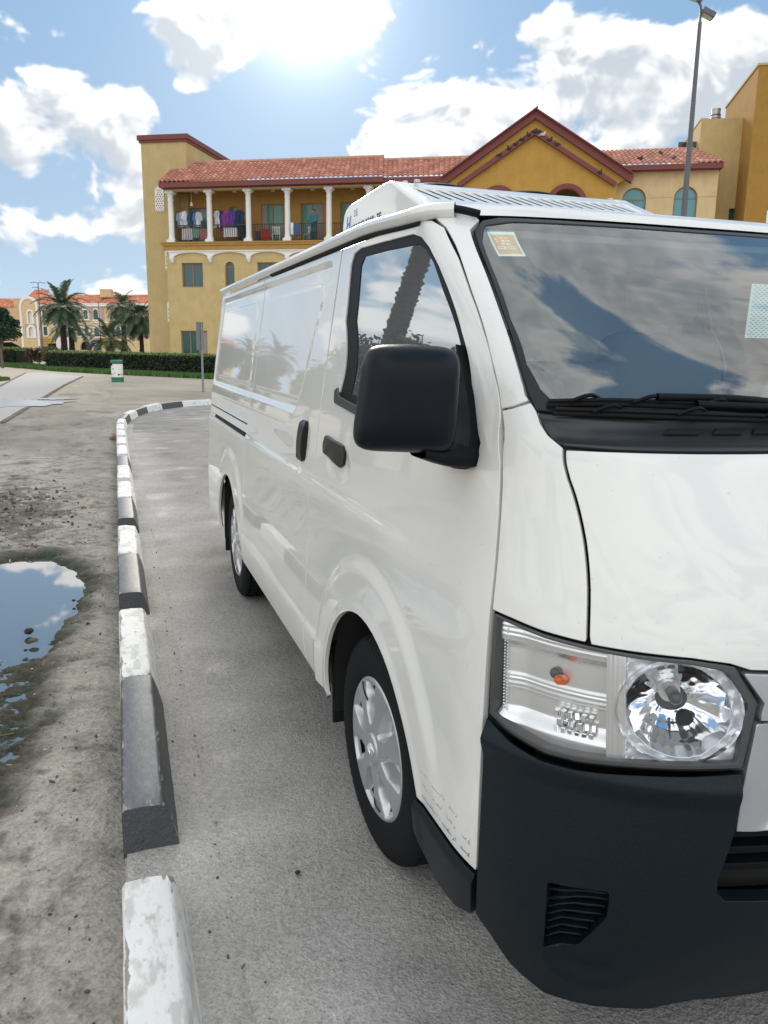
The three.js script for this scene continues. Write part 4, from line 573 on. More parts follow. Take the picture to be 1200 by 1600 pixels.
const WF = [-.01, .31], WR = [-2.60, .31], AR = .398;
function roundPoly(edges, r) { return (z, y) => { let q = 0, m = -1e9; for (const [nx, ny, c] of edges) { const d = nx * z + ny * y - c; m = Math.max(m, d); const k = Math.max(0, d + r); q += k * k; } return q > 0 ? Math.max(Math.sqrt(q) - r, Math.min(m, 0) * 0 + (m > 0 ? m : -1e9)) : m; }; }
const edge = (z0, y0, z1, y1) => { const L = Math.hypot(z1 - z0, y1 - y0), nx = (y1 - y0) / L, ny = -(z1 - z0) / L; return [nx, ny, nx * z0 + ny * y0]; }; // outside on the right of travel
const recess = roundPoly([edge(-3.62, 1.195, -1.08, 1.195), edge(-1.08, 1.195, -.80, 1.745), edge(-.80, 1.742, -3.56, 1.742), edge(-3.56, 1.742, -3.62, 1.195)], .05);
const padA = roundPoly([edge(-2.05, 1.24, -1.06, 1.24), edge(-1.07, 1.24, -.885, 1.672), edge(-.885, 1.672, -2.02, 1.672), edge(-2.02, 1.672, -2.05, 1.24)], .06);
const padB = roundPoly([edge(-3.47, 1.245, -2.21, 1.245), edge(-2.21, 1.245, -2.25, 1.668), edge(-2.25, 1.668, -3.44, 1.668), edge(-3.44, 1.668, -3.47, 1.245)], .05);
function bodyD(s, y) {
  const z = bs(y) + s; let d = 0;
  if (s < .3) {
    const f = 1 - sstep(-.02, .36, z);
    d += .009 * sstep(1.003, .972, y) * f - .007 * Math.exp(-(((y - .80) / .11) ** 2)) * f;
    d += .012 * sstep(.485, .450, y) * sstep(-.40, -.55, z) * sstep(-2.25, -2.1, z);
    d += .004 * Math.exp(-(((y - 1.13) / .05) ** 2)) * sstep(-.9, -1.2, z);
    if (z < -.6) { const q = recess(z, y); d -= .011 * sstep(.012, -.022, q); if (q < 0) { const p = Math.min(padA(z, y), padB(z, y)); d += .0045 * sstep(.004, -.006, p); } }
    for (const [cz, cy] of [WF, WR]) { const r = Math.hypot(z - cz, y - cy); d += .012 * sstep(.570, .506, r) * (z > cz ? sstep(.36, .62, y) : 1) + .004 * sstep(.44, .405, r); }
    const hx = (z + .43) / .14, hy = (y - 1.085) / .06, hq = hx * hx + hy * hy; d -= .006 * sstep(1.15, .3, hq);
    const kx = (z + .905) / .06, ky = (y - 1.10) / .11, kq = kx * kx + ky * ky; d -= .006 * sstep(1.2, .5, kq);
  }
  return d;
}
const body3 = (s, y, off = 0, extra) => { const p = bodyS(s, y), n = bodyN(s, y), d = bodyD(s, y) + off + (extra ? extra(s, y) : 0); return V(p[0] + n.x * d, p[1] + n.y * d, p[2] + n.z * d); };
function bodyFrame(s, y, off, extra) { const e = .0025, P = body3(s, y, off, extra), ds = body3(s + e, y, off, extra).sub(body3(s - e, y, off, extra)), dy = body3(s, y + e, off, extra).sub(body3(s, y - e, off, extra)); return { P, ds: ds.normalize(), dy: dy.normalize(), N: ds.clone().cross(dy).normalize() }; }
function dens2(poly, step) { const o = []; for (let i = 0; i < poly.length; i++) { const a = poly[i], b = poly[(i + 1) % poly.length], n = Math.max(1, Math.ceil(Math.hypot(b[0] - a[0], b[1] - a[1]) / step)); for (let k = 0; k < n; k++) o.push([mix(a[0], b[0], k / n), mix(a[1], b[1], k / n)]); } return o; }
const inPoly = (p, x, y) => { let c = false; for (let i = 0, j = p.length - 1; i < p.length; j = i++) if ((p[i][1] > y) !== (p[j][1] > y) && x < (p[j][0] - p[i][0]) * (y - p[i][1]) / (p[j][1] - p[i][1]) + p[i][0]) c = !c; return c; };
const areaOf = p => { let a = 0; for (let i = 0; i < p.length; i++) { const [x, y] = p[i], [u, v] = p[(i + 1) % p.length]; a += x * v - u * y; } return a / 2; };
function inset(poly, g) { return poly.map((p, i) => { const a = poly[(i + poly.length - 1) % poly.length], b = poly[(i + 1) % poly.length]; const d1 = [p[0] - a[0], p[1] - a[1]], d2 = [b[0] - p[0], b[1] - p[1]], l1 = Math.hypot(...d1) || 1, l2 = Math.hypot(...d2) || 1; let nx = -d1[1] / l1 - d2[1] / l2, ny = d1[0] / l1 + d2[0] / l2; const l = Math.hypot(nx, ny) || 1; nx /= l; ny /= l; const k = g / Math.max(.35, nx * (-d1[1] / l1) + ny * (d1[0] / l1)); return [p[0] + nx * k, p[1] + ny * k]; }); }
function clipCell(poly, x0, y0, x1, y1) { let p = poly; for (const [ax, c, sg] of [[0, x0, 1], [0, x1, -1], [1, y0, 1], [1, y1, -1]]) { const o = []; for (let i = 0; i < p.length; i++) { const a = p[i], b = p[(i + 1) % p.length], da = sg * (a[ax] - c), db = sg * (b[ax] - c); if (da >= 0) o.push(a); if (da >= 0 !== db >= 0) { const t = da / (da - db); o.push([a[0] + (b[0] - a[0]) * t, a[1] + (b[1] - a[1]) * t]); } } p = o; if (p.length < 3) return []; } return p; }
// a panel cut out of the body surface along an outline, with rounded, returned edges
function panel(outline, o = {}) {
  const cell = o.cell || .025, off = o.off || 0, gap = o.gap ?? .004, skirt = o.skirt ?? .014, ex = o.extra;
  let out = dens2(outline, o.step || .02); if (areaOf(out) < 0) out.reverse(); if (gap) out = inset(out, gap);
  const holes = (o.holes || []).map(h => { let q = dens2(h, o.step || .02); if (areaOf(q) > 0) q.reverse(); return q; });
  let poly = out; for (const h of holes) { let bi = 0, bj = 0, bd = 1e9; poly.forEach((p, i) => h.forEach((q, j) => { const d = Math.hypot(p[0] - q[0], p[1] - q[1]); if (d < bd) { bd = d; bi = i; bj = j; } })); poly = [...poly.slice(0, bi + 1), ...h.slice(bj), ...h.slice(0, bj + 1), ...poly.slice(bi)]; }
  const xs = poly.map(p => p[0]), ys = poly.map(p => p[1]), X0 = Math.min(...xs), X1 = Math.max(...xs), Y0 = Math.min(...ys), Y1 = Math.max(...ys), nx = Math.max(1, Math.ceil((X1 - X0) / cell)), ny = Math.max(1, Math.ceil((Y1 - Y0) / cell));
  const pos = [], nor = [], uv = [], ix = [], memo = new Map();
  const vert = (s, y) => { const k = `${Math.round(s * 2e5)},${Math.round(y * 2e5)}`; let id = memo.get(k); if (id === undefined) { const f = bodyFrame(s, y, off, ex); id = pos.length / 3; pos.push(f.P.x, f.P.y, f.P.z); nor.push(f.N.x, f.N.y, f.N.z); uv.push(...(o.uv ? o.uv(s, y) : [s, y])); memo.set(k, id); } return id; };
  const strip = []; for (let j = 0; j < ny; j++) { const a = Y0 + (Y1 - Y0) * j / ny, b = Y0 + (Y1 - Y0) * (j + 1) / ny; const row = clipCell(poly, X0 - 1, a, X1 + 1, b); if (!row.length) continue;
    for (let i = 0; i < nx; i++) { const x0 = X0 + (X1 - X0) * i / nx, x1 = X0 + (X1 - X0) * (i + 1) / nx; const c = clipCell(row, x0, a, x1, b); if (c.length < 3) continue;
      const q = []; for (const p of c) { const l = q.at(-1); if (!l || Math.hypot(l[0] - p[0], l[1] - p[1]) > 1e-6) q.push(p); } if (q.length > 2 && Math.hypot(q[0][0] - q.at(-1)[0], q[0][1] - q.at(-1)[1]) < 1e-6) q.pop(); if (q.length < 3) continue;
      for (const t of THREE.ShapeUtils.triangulateShape(q.map(p => new THREE.Vector2(p[0], p[1])), [])) { const [A, B2, C] = t.map(k => q[k]); const ar = (B2[0] - A[0]) * (C[1] - A[1]) - (C[0] - A[0]) * (B2[1] - A[1]); if (Math.abs(ar) < 1e-10) continue; const mx = (A[0] + B2[0] + C[0]) / 3, my = (A[1] + B2[1] + C[1]) / 3; if (!inPoly(out, mx, my) || holes.some(h => inPoly(h, mx, my))) continue; ar > 0 ? ix.push(vert(...A), vert(...B2), vert(...C)) : ix.push(vert(...A), vert(...C), vert(...B2)); } } }
  if (skirt) for (const loop of [out, ...holes]) { const n = loop.length, rings = [];
    for (let i = 0; i < n; i++) { const p = loop[i], a = loop[(i + n - 1) % n], b = loop[(i + 1) % n]; let tx = b[0] - a[0], ty = b[1] - a[1]; const l = Math.hypot(tx, ty) || 1; const f = bodyFrame(p[0], p[1], off, ex), T = f.ds.clone().multiplyScalar(ty / l).addScaledVector(f.dy, -tx / l).normalize(); const id = pos.length / 3, R = .0022;
      for (const [ot, inn, wn] of [[0, 0, 0], [R * .7, R * .3, .5], [R, R, 1], [R, skirt, 1]]) { const P = f.P.clone().addScaledVector(T, ot).addScaledVector(f.N, -inn), N = f.N.clone().multiplyScalar(1 - wn).addScaledVector(T, wn).normalize(); pos.push(P.x, P.y, P.z); nor.push(N.x, N.y, N.z); uv.push(p[0], p[1]); } rings.push(id); }
    for (let i = 0; i < n; i++) { const a = rings[i], b = rings[(i + 1) % n]; for (let k = 0; k < 3; k++) ix.push(a + k, a + k + 1, b + k + 1, a + k, b + k + 1, b + k); } }
  const g = new THREE.BufferGeometry(); g.setAttribute('position', new THREE.Float32BufferAttribute(pos, 3)); g.setAttribute('normal', new THREE.Float32BufferAttribute(nor, 3)); g.setAttribute('uv', new THREE.Float32BufferAttribute(uv, 2)); g.setIndex(ix); return g;
}
function mirrorX(g) { g = g.clone(); const p = g.attributes.position, n = g.attributes.normal; for (let i = 0; i < p.count; i++) { p.setX(i, -p.getX(i)); if (n) n.setX(i, -n.getX(i)); } if (g.index) { const a = g.index.array; for (let i = 0; i < a.length; i += 3) { const t = a[i]; a[i] = a[i + 1]; a[i + 1] = t; } } return g; }
const zy = L => L.map(([z, y]) => [z2s(z, y), y]);
const zyD = (L, st = .05) => { const o = []; for (let i = 0; i < L.length - 1; i++) { const a = L[i], b = L[i + 1], n = Math.max(1, Math.ceil(Math.hypot(b[0] - a[0], b[1] - a[1]) / st)); for (let k = 0; k < n; k++) o.push([mix(a[0], b[0], k / n), mix(a[1], b[1], k / n)]); } o.push(L.at(-1)); return zy(o); };
const arcPts = ([cz, cy], r, a0, a1, n = 26) => Array.from({ length: n + 1 }, (_, i) => { const a = (a0 + (a1 - a0) * i / n) * Math.PI / 180; return [cz + r * Math.cos(a), cy + r * Math.sin(a)]; });
const mirS = L => L.map(([s, y]) => [SM - s, y]).reverse();

const texDirtyPaint = makeTex(1024, 512, (u, v) => { const n = tfbm(TN, u, v, 8, 5), sp = TN2(u * 420, v * 210, 420), st = tfbm(TN2, u, v * .3, 40, 3); let k = 1 - .035 * sstep(.45, .8, n) - .03 * sstep(.55, .9, st) * sstep(.5, .1, v); if (sp > .975) k *= .80; if (v < .46) { const sp2 = TN(u * 512, v * 256, 512); if (sp2 > .93 + .10 * v) k *= .80; } return [k * .82, k * .812, k * .768]; }, { srgb: true });
texDirtyPaint.repeat.set(.5, .8);
M.paint = phys([1, 1, 1], .42, { map: texDirtyPaint, clearcoat: 1, clearcoatRoughness: .025, ior: 1.5 });
M.paintPlain = phys([.82, .812, .77], .4, { clearcoat: 1, clearcoatRoughness: .03 });
M.blackTrim = phys([.006, .008, .010], .5, { specularIntensity: .28 }); M.rubber = phys([.011, .011, .012], .72, { specularIntensity: .5 });
const texGrain = makeTex(256, 256, (u, v) => .5 * TN(u * 128, v * 128, 128) + .5 * TN2(u * 64, v * 64, 64)); texGrain.repeat.set(16, 16);
M.bumper = phys([.005, .0105, .015], .36, { specularIntensity: .5, bumpMap: texGrain, bumpScale: .0006 });
M.under = mat([.012, .012, .012], .9); M.silver = phys([.52, .53, .55], .34, { metalness: .55, clearcoat: .8, clearcoatRoughness: .08 });
M.chrome = mat([.90, .91, .92], .06, { metalness: 1 }); M.chromeSoft = mat([.84, .85, .85], .26, { metalness: .85 }); M.lampGrey = mat([.085, .09, .095], .4); M.lampPlate = mat([.66, .69, .73], .32, { metalness: .5 });
M.lens = phys([1, 1, 1], .02, { transmission: 1, thickness: 0, ior: 1.5, specularIntensity: 1 });
M.windscreen = phys([.86, .96, .92], .01, { transmission: 1, thickness: 0, ior: 2.25, specularIntensity: 1, metalness: .04 });
M.sideGlass = phys([.62, .67, .68], .012, { transmission: 1, thickness: 0, ior: 2.3, specularIntensity: 1, metalness: .75 });
M.amber = phys([.95, .22, .02], .15, { transmission: .5, thickness: 0 }); M.seat = mat([.13, .135, .135], .9); M.trimGrey = mat([.30, .31, .31], .8); M.liner = mat([.66, .67, .64], .9);

const van = thing('delivery_van', 'white delivery van with black bumper and rooftop cooling unit parked by the kerb', 'van');
const SEAM = pchip([.30, .56, .76, .90, 1.08, 1.20, 1.27, 1.35, 1.45, 1.55, 1.68, 1.752, 1.80], [.100, .101, .106, .112, .116, .122, .124, .096, .078, .080, .090, .080, .07]);
const seamUp = (a, b, n = 16) => Array.from({ length: n + 1 }, (_, i) => { const y = mix(a, b, i / n); return [SEAM(y), y]; });
const TOPY = 1.772;
const fr = Math.asin((.388 - WF[1]) / AR) * 180 / Math.PI;
// window opening and pane of the front door
const winO = [...zy([[-.52, 1.285], [-.30, 1.272], [.10, 1.258], [.40, 1.236]]), [.020, 1.212], [.062, 1.222], [.068, 1.262], [.040, 1.31], [.012, 1.374], [.004, 1.48], [.012, 1.582], [.014, 1.640], [.008, 1.690], [-.012, 1.722], [-.06, 1.738], ...zy([[-.27, 1.746], [-.50, 1.752], [-.565, 1.742], [-.585, 1.71], [-.555, 1.53]])];
const glassO = [...zy([[-.40, 1.30], [.0, 1.285], [.43, 1.262]]), [-.018, 1.30], [-.026, 1.467], [-.026, 1.577], [-.012, 1.65], [-.022, 1.69], [-.052, 1.711], ...zy([[-.26, 1.722], [-.46, 1.726], [-.487, 1.70], [-.455, 1.53]])];
const doorO = [...zyD([[-.712, .315], [-.712 + .305, .315]]), ...zyD(arcPts(WF, AR, 180, fr)), [SEAM(.388), .388], ...seamUp(.40, 1.735), [.058, 1.760], [.0, TOPY], ...zyD([[-.2, TOPY], [-.712, TOPY]]), ...zyD([[-.712, 1.7], [-.712, .4]])];
const slideO = zyD([[-2.115, .315], [-.712, .315], [-.712, TOPY], [-2.115, TOPY], [-2.115, .34]]);
const quartO = [...zyD([[-3.60 - .18, .31], [WR[0] - AR, .31]]), ...zyD(arcPts(WR, AR, 180, 0)), ...zyD([[-2.115, .31], [-2.115, TOPY], [-3.60 - .18, TOPY], [-3.60 - .18, .34]])];
function both(name, mk, m, mR) { const g = mk(1), a = part(name, g, m, van), b = part(name, mirrorX(mR ? mk(0) : g), m, van); return [a, b]; }
const fine = .0145;
const [doorL] = both('front_door', f => panel(doorO, { cell: f ? .0095 : .05, gap: .0052, holes: [winO] }), M.paint, 1);
both('sliding_door', f => panel(slideO, { cell: f ? .0125 : .05, gap: .0052 }), M.paint, 1);
both('rear_quarter', f => panel(quartO, { cell: f ? .0145 : .05, gap: .005 }), M.paint, 1);
const [paneL] = both('door_window', f => panel(glassO, { cell: f ? .03 : .06, off: -.008, gap: 0, skirt: 0 }), M.sideGlass, 1);
const sealO = inset(dens2(winO, .02), -.004), sealH = inset(dens2(glassO, .02), .003);
both('window_seal', f => panel(sealO, { cell: f ? .02 : .06, off: -.0055, gap: 0, holes: [sealH] }), M.blackTrim, 1);
both('belt_moulding', () => panel([...zyD([[-.55, 1.305], [-.535, 1.268], [-.30, 1.250], [.10, 1.236], [.36, 1.218], [.37, 1.232], [.10, 1.258], [-.30, 1.273], [-.50, 1.290], [-.52, 1.315]])], { cell: .02, off: .006, gap: 0, skirt: .02 }), phys([.05, .055, .06], .3, { clearcoat: .5 }));
// pillar between door and windscreen, front corner panel, bonnet
const WSO = pchip([1.33, 1.36, 1.45, 1.52, 1.63, 1.73, 1.762], [.160, .142, .124, .121, .125, .126, .150]);
const wsUp = (a, b, d, n = 14) => Array.from({ length: n + 1 }, (_, i) => { const y = mix(a, b, i / n); return [WSO(y) + d, y]; });
both('front_pillar', () => panel([[SEAM(1.332), 1.332], [.125, 1.339], [.150, 1.352], ...wsUp(1.362, 1.752, 0), [.135, 1.768], [.06, 1.772], [.072, 1.755], ...seamUp(1.735, 1.345)], { cell: .012, step: .012, gap: .0028 }), M.paint);
const GAP = pchip([.934, 1.02, 1.096, 1.177, 1.226, 1.274], [.266, .263, .256, .242, .231, .225]);
both('front_corner_panel', f => panel([[SEAM(.95), .951], [.154, .948], [.206, .941], [GAP(.938), .937], ...Array.from({ length: 13 }, (_, i) => { const y = mix(.95, 1.272, i / 12); return [GAP(y), y]; }), [.197, 1.293], [.178, 1.313], [.164, 1.335], [.152, 1.350], [.125, 1.337], [SEAM(1.332), 1.330], ...seamUp(1.32, .96)], { cell: f ? .015 : .05, step: .012, gap: .0035 }), M.paint, 1);
part('bonnet', panel([[.268, .934], [.397, .930], [.447, .924], [.475, .914], [.70, .910], [SM - .70, .910], [SM - .475, .914], [SM - .447, .924], [SM - .397, .930], [SM - .268, .934], ...Array.from({ length: 13 }, (_, i) => { const y = mix(.95, 1.27, i / 12); return [SM - GAP(y), y]; }), [SM - .30, 1.271], [SM / 2, 1.268], [.30, 1.271], ...Array.from({ length: 13 }, (_, i) => { const y = mix(1.27, .95, i / 12); return [GAP(y), y]; })], { cell: .02, step: .015, gap: .0045 }), M.paint, van);
// windscreen, its printed black border, and the scuttle below it
const wsOut = [...wsUp(1.334, 1.750, .004), [.165, 1.760], [.30, 1.758], [SM / 2, 1.757], [SM - .30, 1.758], [SM - .165, 1.760], ...mirS(wsUp(1.334, 1.750, .004)), [SM - .30, 1.328], [SM / 2, 1.322], [.30, 1.328]];
const wsE = [[.180, 1.350], [.160, 1.372], [.140, 1.418], [.131, 1.505], [.134, 1.60], [.136, 1.690], [.146, 1.735], [.185, 1.748]], wsIn = [...wsE, [SM / 2, 1.747], ...mirS(wsE), [SM / 2, 1.338]];
part('windscreen', panel(wsOut, { cell: .025, gap: .002, skirt: .006, off: -.001 }), M.windscreen, van);
part('windscreen_border', panel(wsOut, { cell: .02, gap: .002, skirt: .004, off: .0012, holes: [wsIn], step: .015 }), phys([.014, .019, .023], .38, { specularIntensity: .6 }), van);
part('windscreen_seal', panel(inset(dens2(wsOut, .015).reverse(), .005), { cell: .02, gap: 0, skirt: .01, off: -.003, holes: [inset(dens2(wsOut, .015).reverse(), -.001)] }), M.rubber, van);
part('scuttle', panel([[.163, 1.334], [.176, 1.312], [.197, 1.292], [.225, 1.275], [.30, 1.272], [SM / 2, 1.269], ...mirS([[.163, 1.334], [.176, 1.312], [.197, 1.292], [.225, 1.275], [.30, 1.272]]), [SM - .30, 1.330], [SM / 2, 1.324], [.30, 1.330]], { cell: .012, step: .012, gap: .002, extra: (s, y) => -.018 * sstep(1.278, 1.292, y) + .010 * sstep(1.312, 1.326, y) }), mat([.030, .034, .038], .38), van);
{ const vents = []; for (let i = 0; i < 14; i++) { const s = .34 + i * .075; vents.push(panel([[s, 1.308], [s + .05, 1.308], [s + .05, 1.3145], [s, 1.3145]], { cell: .05, off: -.011, gap: 0, skirt: .004 })); } part('scuttle_vents', merge(vents), M.under, van, STUFF); }
// wipers lying along the foot of the glass
{ const line = (pts, off) => pts.map(([s, y]) => body3(s, y, off));
  const wiper = (pts, arm, seed) => { const w = part('wiper', tube(line(arm, .030), .0075, 8, 24), M.blackTrim, van); const P = line(pts, .012); part('wiper_blade', merge([tube(P, .0055, 6, 24), tube(P.map(p => p.clone().add(V(0, .008, .006))), .0035, 6, 24)]), M.rubber, w);
    for (const t of [.15, .38, .62, .85]) { const i = t * (P.length - 1), a = Math.floor(i), q = P[a].clone().lerp(P[Math.min(a + 1, P.length - 1)], i - a); part('blade_yoke', tube([q.clone().add(V(-.035, .006, .004)), q.clone().add(V(0, .018, .016)), q.clone().add(V(.035, .006, .004))], .004, 5, 8), M.blackTrim, w); } };
  wiper([[.176, 1.340], [.25, 1.343], [.34, 1.338], [.46, 1.330], [.62, 1.318]], [[.30, 1.345], [.42, 1.340], [.54, 1.328], [.66, 1.312], [.72, 1.300]]);
  wiper([[.19, 1.326], [.34, 1.320], [.56, 1.312], [.85, 1.310]], [[.36, 1.330], [.60, 1.318], [.92, 1.306], [1.15, 1.300]]); }
// roof skin and drip rails
{ const ring = t => { const s = t < .72 ? mix(-3.66, 0, t / .72) : mix(0, SM / 2, (t - .72) / .28); return bodyS(s, 1.766); };
  const roof = gridGeo(150, 26, (u, v) => { const C = ring(u), cz = Math.min(C[2], -.35), q = v * v * .6 + v * .4, x = C[0] * (1 - q), z = mix(C[2], cz, q), d = Math.hypot(x - C[0], z - C[2]); return [x, 1.766 + .033 * (1 - Math.exp(-d / .035)) + .036 * (1 - (1 - q) ** 2), z]; });
  const m = mirrorX(roof); part('roof', merge([roof, m]), M.paint, van);
  const sec = []; for (let i = 0; i < 14; i++) { const a = i / 14 * Math.PI * 2; sec.push([.017 * Math.cos(a), .019 * Math.sin(a)]); }
  const path = []; for (let i = 0; i <= 90; i++) { const s = mix(-3.68, .105, i / 90), y = 1.800 - .022 * sstep(-.5, .10, s + bs(1.766)), p = bodyS(s, 1.766), n = bodyN(s, 1.766); path.push([V(p[0] + n.x * .006, y, p[2] + n.z * .006), V(n.x, 0, n.z).normalize()]); }
  const rail = gridGeo(14, 90, (u, v, i, j) => { const [P, n] = path[j], [a, b] = sec[i % 14]; return [P.x + n.x * a, P.y + b, P.z + n.z * a]; }); const capA = path[0][0];
  both('drip_rail', () => merge([rail, new THREE.SphereGeometry(.0175, 10, 8).translate(capA.x, capA.y, capA.z)]), M.paintPlain);
  const gut = gridGeo(3, 46, (u, v, i, j) => { const [P, n] = path[j + 42], o = [[-.006, -.012], [.003, -.020], [.001, -.027], [-.010, -.030]][i]; return [P.x + n.x * o[0], P.y + o[1], P.z + n.z * o[0]]; }); both('rail_seal', () => gut, M.rubber);
  const E = path[90][0], E2 = path[88][0]; both('rail_end_cap', () => tube([path[86][0].clone().add(V(-.006, .004, 0)), E.clone().add(V(-.004, .003, .0)), E.clone().add(V(.022, -.006, .030)), E.clone().add(V(.045, -.013, .045))], .0095, 10, 12), M.blackTrim);
}
// back door
part('back_door', boxUV(merge([rbox(1.36, 1.44, .04, .02, 0, 1.04, -3.715)])), M.paintPlain, van); part('back_window', rbox(1.1, .42, .02, .009, 0, 1.45, -3.735), M.sideGlass, van); part('rear_bumper', rbox(1.5, .26, .16, .05, 0, .36, -3.70), M.paintPlain, van);
// rail slot of the sliding door and the fuel side hairline
both('door_rail', () => panel(zyD([[-3.33, .987], [-2.13, .984], [-2.13, 1.002], [-3.33, 1.003]]), { cell: .03, off: .0012, gap: 0, skirt: .004 }), M.under);
both('rail_cover_joint', () => panel(zyD([[-3.58, 1.046], [-2.13, 1.046], [-2.13, 1.0505], [-3.58, 1.0505]]), { cell: .03, off: .0008, gap: 0, skirt: .002 }), M.under);
// inner shell: what the shut lines look into
both('inner_shell', () => merge([panel([...zyD([[-3.7, .30], [WR[0] - .41, .30]]), ...zyD(arcPts(WR, .41, 180, 0, 14)), ...zyD([[-.43, .30]]), ...zyD(arcPts(WF, .41, 180, 12, 14)), [.10, .42], [.10, .97], [.2, .97], [.2, 1.25], [.05, 1.23], ...zyD([[-.55, 1.26], [-.60, 1.74], [-.4, 1.765], [-3.7, 1.765]])], { cell: .08, off: -.020, gap: 0, skirt: 0 })]), M.under);
part('front_shell', panel([[.12, .25], [.95, .25], [SM - .12, .25], [SM - .12, 1.30], [SM - .2, 1.27], [.2, 1.27], [.12, 1.30]], { cell: .05, off: -.13, gap: 0, skirt: 0 }), M.under, van);
part('pillar_shell', merge([1, -1].map(sg => { const g = panel([[.06, 1.30], [.135, 1.30], [.118, 1.5], [.12, 1.75], [.06, 1.75], [.062, 1.5]], { cell: .03, off: -.018, gap: 0, skirt: 0 }); return sg > 0 ? g : mirrorX(g); })), M.under, van, STUFF);
part('chassis', merge([box(1.5, .14, 1.75, 0, .29, -1.35), box(1.1, .16, 3.9, 0, .36, -1.75), box(1.2, .12, .5, 0, .28, .5), box(1.5, .5, .02, 0, .45, -3.4)]), M.under, van);
// wheel housings and mud flaps
for (const [cz, cy] of [WF, WR]) both('wheel_housing', () => merge([gridGeo(24, 6, (u, v) => { const a = mix(-10, 190, u) * Math.PI / 180; return [mix(-.815, -.50, v), cy + .415 * Math.sin(a), cz + .415 * Math.cos(a)]; }), new THREE.CircleGeometry(.42, 24, 0, Math.PI).rotateY(Math.PI / 2).translate(-.50, cy - .02, cz)]), M.under);
both('mud_flap', () => rbox(.19, .30, .014, .006, -.715, .335, -.445), M.rubber); both('mud_flap', () => rbox(.19, .30, .014, .006, -.715, .30, -3.03), M.rubber);

// ---- wheels
function wheel(z, steer) {
  const w = part('wheel', tyreGeo(), M.tyre ??= phys([.009, .010, .011], .7, { specularIntensity: .3 }), van); w.position.set(-.70, .308, z); w.rotation.y = steer; wheelBits(w);
  const r = w.clone(); r.position.x = .70; r.rotation.y = Math.PI + steer; van.add(r); return w;
}
const TR = .331;
function tyreGeo() { // outer side towards -x
  const prof = [[.095, .205], [.101, .212], [.104, .232], [.105, .262], [.102, .285], [.098, .302], [.090, .316], [.080, .3245], [.072, .3275], [.066, .3285], [.0655, .321], [.058, .321], [.0575, .330], [.022, .331], [.0215, .3225], [.014, .3225], [.0135, .331], [-.0135, .331], [-.014, .3225], [-.0215, .3225], [-.022, .331], [-.0575, .330], [-.058, .321], [-.0655, .321], [-.066, .3285], [-.072, .3275], [-.080, .3245], [-.090, .316], [-.098, .302], [-.105, .262], [-.101, .212], [-.09, .20]];
  const NU = 560, p = [], ix = [], n = prof.length; for (let i = 0; i <= NU; i++) { const a = i / NU * Math.PI * 2; for (let k = 0; k < n; k++) { let [x, r] = prof[k]; const ph = (i / NU * 70 + (Math.abs(x) > .04 ? .5 : 0) + x * 6) % 1; if (r > .3235 && ph > .74) r -= .009; if (r > .300 && r < .3236 && ph > .70) r -= .006; const q = r * 1; p.push(-x, Math.max(q * Math.sin(a), -.326), q * Math.cos(a)); } }
  for (let i = 0; i < NU; i++) for (let k = 0; k < n - 1; k++) { const A = i * n + k, B2 = A + 1, C = A + n, D = C + 1; ix.push(A, C, D, A, D, B2); }
  const g = new THREE.BufferGeometry(); g.setAttribute('position', new THREE.Float32BufferAttribute(p, 3)); g.setIndex(ix); g.computeVertexNormals(); return g;
}
